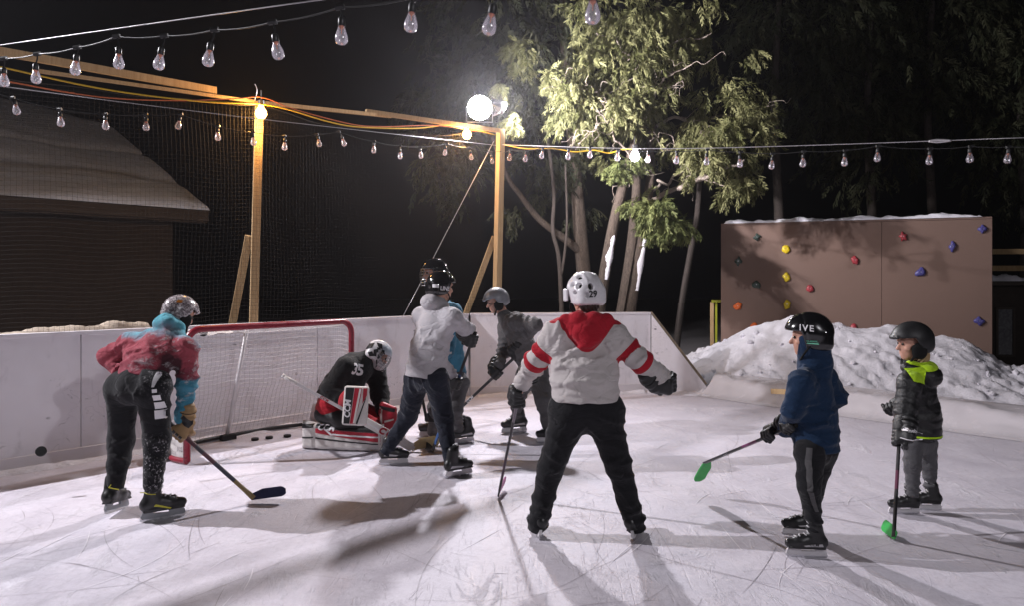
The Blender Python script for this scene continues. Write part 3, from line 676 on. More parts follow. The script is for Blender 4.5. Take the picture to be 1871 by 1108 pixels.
cord('messenger_wire', [W(918, 264, dr(918)), W(1160, 271, dr(1160)), W(1420, 267, dr(1420)), W(1980, 247, dr(1980))], .0048, 'cable', 'white steel wire running right from the floodlight post', 'wire', n=3)
mb = MB(); mb.tube(bez([W(1697, 258, dr(1697)), W(1712, 255.5, dr(1712)), W(1738, 256.5, dr(1738))], 5), .013, 6); mb.tube(bez([W(1697, 258, dr(1697)), W(1714, 259.5, dr(1714)), W(1738, 256.5, dr(1738))], 5), .010, 6)
tag(mb.build('turnbuckle', M['cable'], origin=W(1697, 258, dr(1697)), smooth=True), 'steel turnbuckle tightening the right wire', 'turnbuckle')

# ------------------------------------------------------------------ hockey goal
GL = G(341.5, 851); gu = Vector((.632, .775, 0)).normalized(); gb = Vector((-gu.y, gu.x, 0))
goal = empty('hockey_goal', GL, 'red framed hockey goal with white netting in front of the boards', 'hockey goal')
def gp(s, t, z): return GL + gu * s + gb * t + Vector((0, 0, z))
GWd, GH = 1.83, 1.215
def arc(c, a, b, n=6): return [c + a * math.cos(x) + b * math.sin(x) for x in np.linspace(0, math.pi / 2, n)]
rcn = .13
Zv = Vector((0, 0, 1))
fp = [gp(0, 0, .03), gp(0, 0, GH - rcn)] + arc(gp(rcn, 0, GH - rcn), -gu * rcn, Zv * rcn)[1:] + [gp(GWd / 2, 0, GH)] + arc(gp(GWd - rcn, 0, GH - rcn), Zv * rcn, gu * rcn) + [gp(GWd, 0, .03)]
mb = MB(); mb.tube(fp, .031, 12); mb.build('goal_frame', M['red_pipe'], goal, smooth=True)
TD, BD = .42, .70
base_path = bez([gp(0, 0, .03), gp(-.02, .25, .03), gp(.12, .56, .03), gp(.5, BD, .03), gp(.915, BD + .02, .03), gp(1.33, BD, .03), gp(1.71, .56, .03), gp(1.85, .25, .03), gp(GWd, 0, .03)], 10)
nq = len(base_path); mb = MB(); mb.tube(base_path[:11], .026, 8); mb.build('base_bar', M['red_pipe'], goal, smooth=True); mb = MB(); mb.tube(base_path[10:nq - 10], .022, 8); mb.build('back_bar', M['black_plastic'], goal, smooth=True); mb = MB(); mb.tube(base_path[nq - 11:], .026, 8); mb.build('base_bar', M['red_pipe'], goal, smooth=True)
top_path = bez([gp(.03, 0, GH - .05), gp(.04, .14, GH - .03), gp(.16, .33, GH - .035), gp(.5, TD, GH - .04), gp(.915, TD, GH - .04), gp(1.33, TD, GH - .04), gp(1.67, .33, GH - .035), gp(1.79, .14, GH - .03), gp(GWd - .03, 0, GH - .05)], 10)
mb = MB(); mb.tube(top_path, .014, 8); mb.build('top_shelf_bar', M['white_pipe'], goal, smooth=True)
pole = MB(); pole.tube([gp(.80, .36, GH - .03), gp(.76, BD - .02, .05)], .02, 8); pole.tube([gp(.80, .0, GH - .01), gp(.80, .36, GH - .03)], .014, 8); po = pole.build('centre_pole', M['white_pipe'], goal, smooth=True)
mb = MB(); mb.box(gp(.76, BD - .04, .03), (.16, .07, .06), Matrix((gu, gb, Zv)).transposed(), .01); mb.build('pole_foot', M['rubber'], po)
NB = len(base_path)
def net_s(a, h):
    i = a * (NB - 1); i0 = min(int(i), NB - 2); f = i - i0
    tp = top_path[i0].lerp(top_path[i0 + 1], f); b = base_path[i0].lerp(base_path[i0 + 1], f)
    p = tp.lerp(b, h); ins = math.sin(math.pi * h) * math.sin(math.pi * a)
    return p - gb * (.05 * ins + .012 * math.sin(31 * a + 6 * h) * ins) + gu * .012 * math.sin(19 * h + 8 * a) * ins + Zv * .01 * math.sin(30 * a) * ins
mb = MB(); nvv, nhh = 66, 25
for i in range(nvv + 1): mb.tube([net_s(i / nvv, h) for h in np.linspace(0, 1, 14)], .0023, 3, False)
for j in range(1, nhh): mb.tube([net_s(a, j / nhh) for a in np.linspace(0, 1, 80)], .0023, 3, False)
def net_t(a, t):
    i = a * (NB - 1); i0 = min(int(i), NB - 2); f = i - i0; tp = top_path[i0].lerp(top_path[i0 + 1], f)
    s_ = (tp - GL).dot(gu); fr_ = gp(min(max(s_, .06), GWd - .06), 0, GH - .02); p = fr_.lerp(tp, t)
    return p - Zv * .05 * math.sin(math.pi * t) * math.sin(math.pi * a)
for i in range(40): mb.tube([net_t(.14 + .72 * i / 39, t) for t in np.linspace(0, 1, 8)], .0017, 3, False)
for j in range(1, 9): mb.tube([net_t(a, j / 9) for a in np.linspace(.1, .9, 60)], .0017, 3, False)
mb.build('goal_net', M['goalnet'], goal)
# canvas skirts: high on the left side, low along the back, and a patch on the top netting
def skirt(a0, a1, h0, name, n=30, off=.0):
    vs = []; fs = []; m = 6
    for i, a in enumerate(np.linspace(a0, a1, n)):
        for k in range(m):
            p = net_s(a, 1 - h0 * k / (m - 1)); b = .012 * math.sin(40 * a + 3 * k)
            vs.append(p + gb * (off + b) * (1 if 0.2 < a < .8 else 0) + gu * b)
    for i in range(n - 1):
        for k in range(m - 1): fs.append([i * m + k, (i + 1) * m + k, (i + 1) * m + k + 1, i * m + k + 1])
    return obj(name, (vs, fs), M['canvas'], goal, smooth=True)
skirt(.02, .26, .21, 'side_skirt'); skirt(.74, .97, .21, 'side_skirt')
vs = []; fs = []
for i, s in enumerate(np.linspace(.30, .62, 8)):
    for k, t in enumerate(np.linspace(.06, .36, 6)): vs.append(gp(s, t, GH - .055 - .02 * math.sin(math.pi * k / 5) + .006 * math.sin(s * 40)))
for i in range(7):
    for k in range(5): fs.append([i * 6 + k, (i + 1) * 6 + k, (i + 1) * 6 + k + 1, i * 6 + k + 1])
obj('top_canvas', (vs, fs), M['canvas'], goal, smooth=True)
# pucks
def puck(c, R, label):
    mb = MB(); mb.lathe([(0, -.0127), (.034, -.0127), (.038, -.010), (.038, .010), (.034, .0127), (0, .0127)], c, 24, R); o = mb.build('puck', M['rubber'], origin=c, smooth=False); tag(o, label, 'puck', 'pucks'); return o
def at_floor(px, py): v = G(px, py); v.z = .0135; return v
puck(at_floor(466, 806), None, 'puck on the ice just right of the white goal pole foot')
puck(at_floor(492, 803), None, 'puck on the ice between two others at the goal back')
puck(at_floor(525, 800), None, 'puck on the ice nearest the goalie pads inside the goal')
puck(W(75, 826, 5.45), Matrix.Rotation(rad(62), 3, 'X') @ Matrix.Rotation(rad(20), 3, 'Y'), 'puck flying in the air before the left boards')
puck(gp(.24, .17, GH - .045), Matrix.Rotation(rad(55), 3, 'X') @ Matrix.Rotation(rad(25), 3, 'Y'), 'puck caught in the top netting of the goal')
# ------------------------------------------------------------------ trees
def bark_mat(name, c1, c2):
    m = Mat(name, c1, .9, .15); f = m.noise(4.5, 7, .75, m.co((7, 7, 1.6)), 1.6)
    m.set('Base Color', m.mix(m.vramp(f, [(.35, 0), (.65, 1)]), c1, c2)); m.bump(f, .9, .02); return m.m
M['bark'] = bark_mat('cedar_bark', (.045, .035, .029), (.135, .103, .083))
M['bark_dark'] = bark_mat('dark_bark', (.06, .05, .045), (.11, .09, .08))
def leaf_mat(name, c1, c2, tr=.25):
    m = Mat(name, c1, .65, .2); a = m.attr('tone')
    m.set('Base Color', m.mix(a, c1, c2)); 
    n, l = m.n, m.l; out = n['Material Output']; t = n.new('ShaderNodeBsdfTranslucent'); l.new(m.mix(a, c1, c2), t.inputs[0]); mx = n.new('ShaderNodeMixShader'); mx.inputs[0].default_value = tr
    l.new(m.b.outputs[0], mx.inputs[1]); l.new(t.outputs[0], mx.inputs[2]); l.new(mx.outputs[0], out.inputs[0]); return m.m
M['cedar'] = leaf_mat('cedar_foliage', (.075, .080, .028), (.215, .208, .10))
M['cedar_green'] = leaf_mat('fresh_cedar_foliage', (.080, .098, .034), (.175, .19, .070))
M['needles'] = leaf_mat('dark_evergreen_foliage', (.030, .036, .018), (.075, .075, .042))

# a cedar spray: flattened drooping fan of overlapping leaflets, in local axes (x along, y across, z out of plane)
def spray_proto(seed, nl=9, w=.5):
    r = np.random.default_rng(seed); V, Fs = [], []
    def leaf(p, ang, L, wd, droop):
        d = np.array([math.cos(ang), math.sin(ang), 0]); s = np.array([-d[1], d[0], 0]); b = len(V)
        q = [p, p + d * L * .35 + s * wd + [0, 0, -droop * .2], p + d * L + [0, 0, -droop], p + d * L * .45 - s * wd + [0, 0, -droop * .25]]
        V.extend(q); Fs.append([b, b + 1, b + 2, b + 3])
    for i in range(nl):
        t = i / (nl - 1); p = np.array([t * .85, 0, -.34 * t * t]); side = 1 if i % 2 else -1
        L = (.44 - .22 * t) * r.uniform(.7, 1.25); leaf(p, side * r.uniform(.30, .75), L, .034 + .016 * r.random(), .16 * r.uniform(.3, 1.8))
    leaf(np.array([.55, 0, -.12]), 0, .55, .04, .25); leaf(np.array([0, 0, 0]), 0, .6, .022, .06)
    return np.array(V), np.array(Fs)
PROTOS = [spray_proto(s, n) for s, n in ((1, 9), (2, 10), (3, 8), (4, 11), (5, 9))]
def foliage(name, pts, dirs, sizes, mat, parent, seed=0, flat=1.0):
    r = np.random.default_rng(seed); VV = []; FF = []; TT = []; b = 0
    for p, d, s in zip(pts, dirs, sizes):
        V, Fs = PROTOS[r.integers(len(PROTOS))]
        x = d / (np.linalg.norm(d) + 1e-9); up = np.array([0, 0, 1.0]) + r.normal(size=3) * .65; y = np.cross(up, x); y /= np.linalg.norm(y) + 1e-9; z = np.cross(x, y)
        VV.append(p + s * (V[:, :1] * x + V[:, 1:2] * y + V[:, 2:] * z)); FF.append(Fs + b); b += len(V)
        TT.append(np.full(len(V), np.clip(r.normal(.45, .28), 0, 1)))
    return obj(name, (np.concatenate(VV), np.concatenate(FF)), M[mat], parent, attrs={'tone': np.concatenate(TT)})
def limb(mb, a, b, r0, r1, wig=.08, seed=0, n=7, seg=7, sag=0):
    r = random.Random(seed); a, b = Vector(a), Vector(b); L = (b - a).length; P = []
    for i in range(n + 1):
        t = i / n; q = a.lerp(b, t) + Vector((r.uniform(-1, 1), r.uniform(-1, 1), r.uniform(-1, 1))) * wig * L * (0 if i in (0, n) else 1) * .5 - Vector((0, 0, sag * L * 4 * t * (1 - t)))
        P.append(q)
    P = bez(P, 3); mb.tube(P, [r0 + (r1 - r0) * i / (len(P) - 1) for i in range(len(P))], seg); return P
def lobes_foliage(lobes, seed, dens, size, out=.7):
    """sprays spread through lobes (centre, radii, weight), hanging outwards and down, thinner inside"""
    r = np.random.default_rng(seed); P = []; D = []; S = []
    for c, ra, w in lobes:
        c = np.array(c); ra = np.array(ra); n = int(dens * w * (ra[0] * ra[1] + ra[0] * ra[2] + ra[1] * ra[2]) ** 1.0)
        # sub clumps inside the lobe make gaps between
        ncl = max(4, n // 17); cc = r.normal(size=(ncl, 3)); cc = cc / np.linalg.norm(cc, axis=1, keepdims=True) * r.uniform(.45, 1.05, (ncl, 1))
        for i in range(n):
            k = cc[r.integers(ncl)]; q = k + r.normal(size=3) * .145
            d = q * np.array([1, 1, .5]); d = d / (np.linalg.norm(d) + 1e-6) * out + r.normal(size=3) * .40 + np.array([0, 0, -.85])
            P.append(c + q * ra); D.append(d); S.append(size * r.uniform(.6, 1.35))
    return P, D, S
def Wl(px, py, d, rx, ry, rd): return (tuple(W(px, py, d)), (rx / FPX * d, rd, ry / FPX * d))

# the lit cedar: three trunks with snow on the bark, lobes of foliage hanging from its limbs
ced = empty('cedar_tree', W(1110, 700, 12.3).xy.to_3d(), 'floodlit cedar tree with hanging yellow green foliage and leaning trunks', 'tree')
mb = MB()
def trunk(mb, pts, r0, r1, seg=9): 
    P = bez(pts, 6); mb.tube(P, [r0 + (r1 - r0) * (i / (len(P) - 1)) for i in range(len(P))], seg); return P
g0 = Vector((W(1085, 600, 12.0).x, 12.0, -.05)); g1 = Vector((W(1135, 600, 12.4).x, 12.4, -.05)); g2 = Vector((W(1120, 600, 12.9).x, 12.9, -.05))
T1 = trunk(mb, [g0, W(1092, 590, 12.0), W(1117, 430, 12.05), W(1146, 310, 12.1), W(1166, 228, 12.1), W(1176, 120, 12.2), W(1200, 40, 12.3), W(1205, -60, 12.4)], .115, .04)
T2 = trunk(mb, [g1, W(1150, 575, 12.4), W(1172, 440, 12.45), W(1188, 330, 12.5), W(1192, 240, 12.6), W(1235, 120, 12.7), W(1275, 30, 12.8)], .12, .035)
T3 = trunk(mb, [g2, W(1140, 560, 12.9), W(1158, 420, 12.95), W(1163, 300, 13), W(1150, 180, 13)], .15, .05)
LM = []; ML = MB(); M['bark_pale'] = bark_mat('pale_bark', (.17, .135, .115), (.34, .29, .25))
LM += limb(ML, W(1185, 366, 12.50), W(1290, 320, 11.45), .045, .030, .05, 3); LM += limb(ML, W(1240, 345, 11.65), W(1360, 292, 11.15), .045, .018, .10, 4)
LM += limb(ML, W(1190, 350, 12.50), W(1262, 300, 11.65), .026, .018, .16, 5); LM += limb(ML, W(1262, 300, 11.65), W(1286, 245, 11.65), .018, .010, .12, 6); LM += limb(ML, W(1262, 300, 11.65), W(1230, 255, 11.65), .012, .007, .2, 8)
LM += limb(ML, W(1166, 228, 11.75), W(1215, 140, 11.55), .03, .015, .12, 9); LM += limb(ML, W(1210, 145, 11.65), W(1265, 117, 11.35), .02, .009, .05, 10); LM += limb(ML, W(1170, 200, 11.75), W(1165, 100, 11.55), .022, .01, .10, 11)
LM += limb(ML, W(1215, 165, 11.65), W(1245, 148, 11.45), .012, .006, .25, 12); LM += limb(ML, W(1150, 290, 11.75), W(1100, 200, 11.45), .022, .008, .15, 13); LM += limb(ML, W(1110, 225, 11.45), W(1090, 200, 11.25), .012, .006, .2, 14)
LM += limb(ML, W(1095, 225, 11.35), W(1068, 248, 11.35), .010, .005, .3, 15); LM += limb(ML, W(1055, 236, 11.45), W(1042, 264, 11.35), .008, .005, .3, 16); LM += limb(ML, W(1176, 110, 12.20), W(1090, 60, 11.35), .025, .01, .1, 17); LM += limb(ML, W(1180, 90, 12.20), W(1300, 60, 11.55), .025, .01, .1, 18)
LM += limb(ML, W(1200, 230, 12.50), W(1420, 190, 12.30), .03, .01, .1, 19); LM += limb(ML, W(1075, 170, 11.45), W(1008, 142, 11.15), .012, .004, .2, 20); LM += limb(ML, W(1150, 180, 11.75), W(1075, 170, 11.45), .016, .012, .15, 21)
LM += limb(ML, W(1185, 300, 12.50), W(1120, 340, 11.65), .012, .006, .2, 22); LM += limb(ML, W(1285, 320, 11.45), W(1330, 350, 11.25), .012, .005, .3, 23); LM += limb(ML, W(1250, 230, 12.20), W(1345, 270, 11.45), .014, .006, .25, 24)
rr_ = random.Random(99)
for i in range(70):
    p = LM[rr_.randrange(len(LM))]; limb(ML, p, p + Vector((rr_.uniform(-.5, .5), rr_.uniform(-.5, .2), rr_.uniform(-.35, .25))), .006, .003, .35, i, 4, 4)
ML.build('limbs', M['bark_pale'], ced, smooth=True); mb.build('trunk', M['bark'], ced, smooth=True)
# snow plastered on the trunks
def trunk_snow(P, r0, r1, a, b, seed, side):
    vs = []; fs = []; n = 26; m = 7; r = random.Random(seed)
    for i in range(n):
        t = a + (b - a) * i / (n - 1); k = t * (len(P) - 1); i0 = min(int(k), len(P) - 2); p = P[i0].lerp(P[i0 + 1], k - i0); tn = (P[i0 + 1] - P[i0]).normalized()
        R = r0 + (r1 - r0) * t; ax = tn.cross(Vector((0, 1, 0))).normalized(); fw = ax.cross(tn).normalized()
        wd = (.62 + .20 * math.sin(i * .55 + seed) + .10 * r.uniform(-1, 1)) * math.sin(math.pi * min(1, max(.05, i / (n - 1)))) ** .5
        for j in range(m):
            q = side + (j / (m - 1) - .5) * 2 * wd; e = 1 - abs(j / (m - 1) - .5) * 2
            d = ax * math.sin(q) - fw * math.cos(q) if True else 0
            vs.append(p + d * (R * (.99) + .022 * e ** .5 + .004 * r.random()))
    for i in range(n - 1):
        for j in range(m - 1): fs.append([i * m + j, i * m + j + 1, (i + 1) * m + j + 1, (i + 1) * m + j])
    return vs, fs
def tfrac(P, pyv): 
    ys = [HY - (p.z - CAMH) / p.y * FPX for p in P]; return min(range(len(P)), key=lambda i: abs(ys[i] - pyv)) / (len(P) - 1)
for (P, r0, r1, ya, yb, sd, side, lab) in ((T1, .115, .04, 512, 425, 1, -.35, 'broad snow streak plastered on the front cedar trunk'), (T2, .12, .035, 540, 430, 2, -.55, 'narrow snow streak plastered on the right cedar trunk')):
    o = obj('snow_streak', trunk_snow(P, r0, r1, tfrac(P, ya), tfrac(P, yb), sd, side), M['snow'], smooth=True); tag(o, lab, 'snow')
# foliage lobes of the lit cedar (photo columns and rows at their own distances)
L1 = [Wl(1075, 165, 11.6, 70, 75, .5), Wl(1060, 225, 11.5, 40, 40, .35), Wl(1130, 95, 11.7, 90, 70, .6), Wl(1110, 190, 11.7, 75, 55, .5), Wl(1185, 55, 11.8, 110, 60, .7), Wl(1165, 215, 12.9, 60, 45, .4), Wl(1200, 170, 11.9, 70, 60, .5),
      Wl(1270, 240, 11.6, 65, 45, .5), Wl(1320, 200, 11.8, 70, 60, .6), Wl(1330, 280, 11.5, 65, 45, .45), Wl(1370, 240, 11.7, 60, 55, .5), Wl(1290, 310, 11.4, 40, 30, .35), Wl(1355, 330, 11.4, 45, 35, .35), Wl(1330, 110, 12.2, 60, 60, .5),
      Wl(1040, 195, 11.4, 25, 25, .25), Wl(1250, 30, 12, 80, 60, .6), Wl(1090, 30, 11.9, 70, 50, .5), Wl(1400, 180, 12.2, 45, 60, .5), Wl(1200, 255, 12.9, 50, 30, .3), Wl(1120, 290, 11.6, 22, 18, .2)]
WT = [1.2, .9, 1, 1.1, .7, .8, .6, .9, .7, 1, .6, .8, .9, .25, .6, .4, .7, .2, .7, .6]
P, D, S = lobes_foliage([(c, r, w) for (c, r), w in zip(L1, WT)], 5, 430, .215)
foliage('crown', P, D, S, 'cedar', ced, 5)
L2 = [Wl(1200, 385, 11.5, 36, 30, .3), Wl(1215, 410, 11.45, 28, 22, .25), Wl(1170, 375, 11.6, 26, 20, .2), Wl(1243, 415, 11.5, 20, 10, .15), Wl(1150, 300, 11.4, 30, 14, .2), Wl(1125, 310, 11.4, 22, 12, .15)]
P, D, S = lobes_foliage([(c, r, .8) for c, r in L2], 8, 1500, .21)
foliage('low_sprays', P, D, S, 'cedar_green', ced, 8)
P, D, S = lobes_foliage([(*Wl(1005, 143, 11.3, 12, 12, .12), 2.5), (*Wl(940, 215, 10.9, 9, 14, .1), 2.5), (*Wl(912, 158, 10.9, 5, 6, .06), 3), (*Wl(950, 95, 12, 30, 28, .3), .8)], 9, 1500, .19)
foliage('outer_sprays', P, D, S, 'cedar', ced, 9)

# dim trees behind
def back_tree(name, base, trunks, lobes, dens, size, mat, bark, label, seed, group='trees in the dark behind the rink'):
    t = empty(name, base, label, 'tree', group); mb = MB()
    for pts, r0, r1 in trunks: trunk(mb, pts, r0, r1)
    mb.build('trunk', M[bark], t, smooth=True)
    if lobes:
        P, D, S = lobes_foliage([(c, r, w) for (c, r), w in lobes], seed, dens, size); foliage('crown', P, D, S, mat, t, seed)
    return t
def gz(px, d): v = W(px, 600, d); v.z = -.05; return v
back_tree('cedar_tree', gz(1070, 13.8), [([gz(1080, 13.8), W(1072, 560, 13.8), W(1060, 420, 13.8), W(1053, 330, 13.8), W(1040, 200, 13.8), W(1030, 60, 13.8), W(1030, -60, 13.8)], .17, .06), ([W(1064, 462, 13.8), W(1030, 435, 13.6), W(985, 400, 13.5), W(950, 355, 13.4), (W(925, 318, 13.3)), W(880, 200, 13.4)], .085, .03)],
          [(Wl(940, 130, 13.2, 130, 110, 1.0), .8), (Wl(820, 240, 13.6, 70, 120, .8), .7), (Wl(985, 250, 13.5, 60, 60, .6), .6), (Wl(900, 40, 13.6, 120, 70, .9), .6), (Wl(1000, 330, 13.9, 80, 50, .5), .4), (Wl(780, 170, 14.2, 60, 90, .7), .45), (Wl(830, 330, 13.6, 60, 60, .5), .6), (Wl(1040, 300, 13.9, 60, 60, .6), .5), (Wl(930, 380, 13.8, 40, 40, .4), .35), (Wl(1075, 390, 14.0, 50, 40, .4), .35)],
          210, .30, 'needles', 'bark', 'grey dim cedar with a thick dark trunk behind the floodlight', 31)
back_tree('bare_tree', gz(1030, 13.2), [([gz(1030, 13.2), W(1026, 560, 13.2), W(1021, 470, 13.2), W(1010, 420, 13.2), W(1012, 350, 13.2), W(1000, 250, 13.2)], .05, .03), ([W(1026, 500, 13.2), W(1032, 460, 13.2), W(1036, 400, 13.2), W(1033, 300, 13.2)], .03, .018)], None, 0, 0, None, 'bark_dark', 'slim forked bare trunk left of the thick dark cedar trunk', 32)
back_tree('bare_tree', gz(1245, 14.2), [([gz(1232, 14.2), W(1245, 560, 14.2), W(1262, 460, 14.2), W(1275, 380, 14.2), W(1282, 250, 14.2)], .075, .05)], None, 0, 0, None, 'bark_dark', 'dark slanting trunk between the cedar and the climbing wall', 33)
rt = [(1440, 40, 15, 130, 120), (1560, 130, 15.5, 140, 140), (1700, 60, 16, 150, 140), (1830, 160, 16, 130, 160), (1480, 250, 15, 90, 90), (1640, 290, 15.5, 130, 90)]
for i, (px, py, d, rx, ry) in enumerate(rt[:4]):
    lo = [(Wl(px, py, d, rx, ry, 1.2), 1.0), (Wl(px + 40, py + 120, d, rx * .9, ry * .7, 1.0), .8), (Wl(px - 30, py - 90, d, rx * .9, ry * .7, 1.0), .7)]
    bx = px + (-20, 30, 0, 40)[i]
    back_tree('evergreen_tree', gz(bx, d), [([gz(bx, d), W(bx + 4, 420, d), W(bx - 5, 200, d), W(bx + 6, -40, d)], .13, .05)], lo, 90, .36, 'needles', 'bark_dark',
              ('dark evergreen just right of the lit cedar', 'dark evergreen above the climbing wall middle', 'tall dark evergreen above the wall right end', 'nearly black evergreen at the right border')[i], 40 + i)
# ------------------------------------------------------------------ soft bodies: distance fields meshed by surface nets
A3 = lambda v: np.array(v, dtype=np.float64)
def unit(v): v = A3(v); return v / (np.linalg.norm(v) + 1e-12)
class Fd:
    def __init__(s, fn, lo, hi): s.fn, s.lo, s.hi = fn, A3(lo), A3(hi)
    def __call__(s, P): return s.fn(P)
def cone(a, b, ra, rb, flat=None):
    a, b = A3(a), A3(b); n, k = (unit(flat[0]), flat[1]) if flat else (None, 1)
    def T(q): return q + np.outer(q @ n, n) * (k - 1) if n is not None else q
    ba = T((b - a)[None])[0]; L2 = ba @ ba + 1e-12
    def f(P):
        q = T(P - a); t = np.clip(q @ ba / L2, 0, 1)
        return np.sqrt(((q - t[:, None] * ba) ** 2).sum(1)) - (ra + (rb - ra) * t)
    r = max(ra, rb); return Fd(f, np.minimum(a, b) - r, np.maximum(a, b) + r)
def ell(c, r, R=None):
    c, r = A3(c), A3(r); R = np.eye(3) if R is None else A3(R)          # columns of R are the axes
    def f(P):
        q = (P - c) @ R; k0 = np.sqrt(((q / r) ** 2).sum(1)); k1 = np.sqrt(((q / (r * r)) ** 2).sum(1)) + 1e-9
        return np.where(k0 < 1e-6, -r.min(), k0 * (k0 - 1) / k1)
    m = r.max(); return Fd(f, c - m, c + m)
def rbox(c, half, rr, R=None):
    c, hf = A3(c), A3(half); R = np.eye(3) if R is None else A3(R)
    def f(P):
        q = np.abs((P - c) @ R) - (hf - rr)
        return np.sqrt((np.maximum(q, 0) ** 2).sum(1)) + np.minimum(q.max(1), 0) - rr
    m = np.linalg.norm(hf); return Fd(f, c - m, c + m)
def smin(a, b, k):
    h = np.clip(.5 + .5 * (b - a) / k, 0, 1); return b * (1 - h) + a * h - k * h * (1 - h)
def U(k, *fs):
    def f(P):
        d = fs[0](P)
        for g in fs[1:]: d = smin(d, g(P), k)
        return d
    return Fd(f, np.min([g.lo for g in fs], 0), np.max([g.hi for g in fs], 0))
def Sub(k, a, *bs):
    def f(P):
        d = a(P)
        for b in bs: d = -smin(-d, b(P), k)
        return d
    return Fd(f, a.lo, a.hi)
def Cut(k, a, p, n):
    """keep the side of the plane that n points to"""
    p, n = A3(p), unit(n); return Fd(lambda P: -smin(-a(P), (P - p) @ n, k), a.lo, a.hi)
def Disp(a, g, pad=.03): return Fd(lambda P: a(P) + g(P), a.lo - pad, a.hi + pad)
def mesh_sdf(f, h, pad=.03):
    lo = f.lo - pad - h; hi = f.hi + pad + h; B = 4
    n = (np.ceil((hi - lo) / (h * B)).astype(int)) * B + 1
    ax = [lo[i] + h * np.arange(n[i]) for i in range(3)]
    c = [a[::B] for a in ax]; gc = np.stack(np.meshgrid(*c, indexing='ij'), -1); dc = f(gc.reshape(-1, 3)).reshape(gc.shape[:3])
    near = np.abs(dc) < h * B * 2.1
    # blocks with a near corner
    bl = np.zeros(tuple(s - 1 for s in near.shape), bool)
    for i in (0, 1):
        for j in (0, 1):
            for k in (0, 1): bl |= near[i:near.shape[0] - 1 + i, j:near.shape[1] - 1 + j, k:near.shape[2] - 1 + k]
    vals = np.repeat(np.repeat(np.repeat(dc, B, 0), B, 1), B, 2)[:n[0], :n[1], :n[2]].copy()
    act = np.zeros(n, bool)
    bi = np.argwhere(bl)
    off = np.stack(np.meshgrid(*[np.arange(B + 1)] * 3, indexing='ij'), -1).reshape(-1, 3)
    ii = (bi[:, None] * B + off[None]).reshape(-1, 3); act[ii[:, 0], ii[:, 1], ii[:, 2]] = True
    ai = np.argwhere(act); P = lo + ai * h; vals[ai[:, 0], ai[:, 1], ai[:, 2]] = f(P)
    s = vals < 0
    cs = [(i, j, k) for i in (0, 1) for j in (0, 1) for k in (0, 1)]
    cnt = sum(s[i:n[0] - 1 + i, j:n[1] - 1 + j, k:n[2] - 1 + k].astype(np.int8) for i, j, k in cs)
    cell = np.argwhere((cnt > 0) & (cnt < 8))
    cv = np.stack([vals[cell[:, 0] + i, cell[:, 1] + j, cell[:, 2] + k] for i, j, k in cs], 1)
    acc = np.zeros((len(cell), 3)); num = np.zeros(len(cell)); C = A3(cs)
    for a in range(8):
        for b in range(a + 1, 8):
            if np.abs(C[a] - C[b]).sum() != 1: continue
            m = (cv[:, a] < 0) != (cv[:, b] < 0); t = cv[m, a] / (cv[m, a] - cv[m, b])
            acc[m] += C[a] + t[:, None] * (C[b] - C[a]); num[m] += 1
    V = lo + (cell + acc / num[:, None]) * h
    ix = np.full(tuple(n - 1), -1, dtype=np.int64); ix[cell[:, 0], cell[:, 1], cell[:, 2]] = np.arange(len(cell))
    F = []
    for a in range(3):
        b, c_ = (a + 1) % 3, (a + 2) % 3
        s0 = [slice(None)] * 3; s1 = [slice(None)] * 3; s0[a] = slice(0, -1); s1[a] = slice(1, None)
        e = np.argwhere(s[tuple(s0)] != s[tuple(s1)]); e = e[(e[:, b] > 0) & (e[:, c_] > 0) & (e[:, b] < n[b] - 1) & (e[:, c_] < n[c_] - 1)]
        def at(db, dc_):
            q = e.copy(); q[:, b] += db; q[:, c_] += dc_; return ix[q[:, 0], q[:, 1], q[:, 2]]
        q = np.stack([at(-1, -1), at(0, -1), at(0, 0), at(-1, 0)], 1); ins = s[e[:, 0], e[:, 1], e[:, 2]]
        q[~ins] = q[~ins][:, ::-1]; F.append(q)
    F = np.concatenate(F); F = F[(F >= 0).all(1)]
    return V, F
def sdf_obj(name, f, h, mat, parent=None, attrs=None, origin=None, **kw):
    V, F = mesh_sdf(f, h); at = {k: g(V) for k, g in attrs.items()} if attrs else None
    return obj(name, (V, F), mat, parent, smooth=True, attrs=at, origin=origin, **kw)
def bvh_of(o):
    w = wloc(o); me = o.data; return BVHTree.FromPolygons([v.co + w for v in me.vertices], [p.vertices[:] for p in me.polygons])
def text_mesh(s, size, bold=.02, shear=.0, space=1.0):
    cu = bpy.data.curves.new('lettering', 'FONT'); cu.body = s; cu.size = size; cu.offset = bold * size; cu.shear = shear; cu.space_character = space
    cu.align_x = 'CENTER'; cu.align_y = 'CENTER'; cu.resolution_u = 3
    o = bpy.data.objects.new('lettering', cu); COL.objects.link(o); dg = bpy.context.evaluated_depsgraph_get(); me = bpy.data.meshes.new_from_object(o.evaluated_get(dg))
    bm = bmesh.new(); bm.from_mesh(me); bmesh.ops.subdivide_edges(bm, edges=[e for e in bm.edges if e.calc_length() > size * .12], cuts=2, use_grid_fill=False); bmesh.ops.triangulate(bm, faces=list(bm.faces))
    bm.verts.index_update(); v = [x.co.copy() for x in bm.verts]; f = [[x.index for x in q.verts] for q in bm.faces]; bm.free()
    bpy.data.objects.remove(o); bpy.data.meshes.remove(me); bpy.data.curves.remove(cu); return v, f
def decal_verts(v2, o, u, v, target, off=.003, reach=.18):
    """lay flat points (x,y) in axes u,v from o onto the surface of target; both sides of u x v are the outside"""
    o, u, v = Vector(o), Vector(u).normalized(), Vector(v).normalized(); n = u.cross(v).normalized(); v = n.cross(u); out = []
    for p in v2:
        q = o + u * p[0] + v * p[1]
        if target is not None:
            loc, no, i, d = target.ray_cast(q + n * reach, -n, reach * 2.5)
            if loc is not None: q = loc + n * off
        out.append(q)
    return out
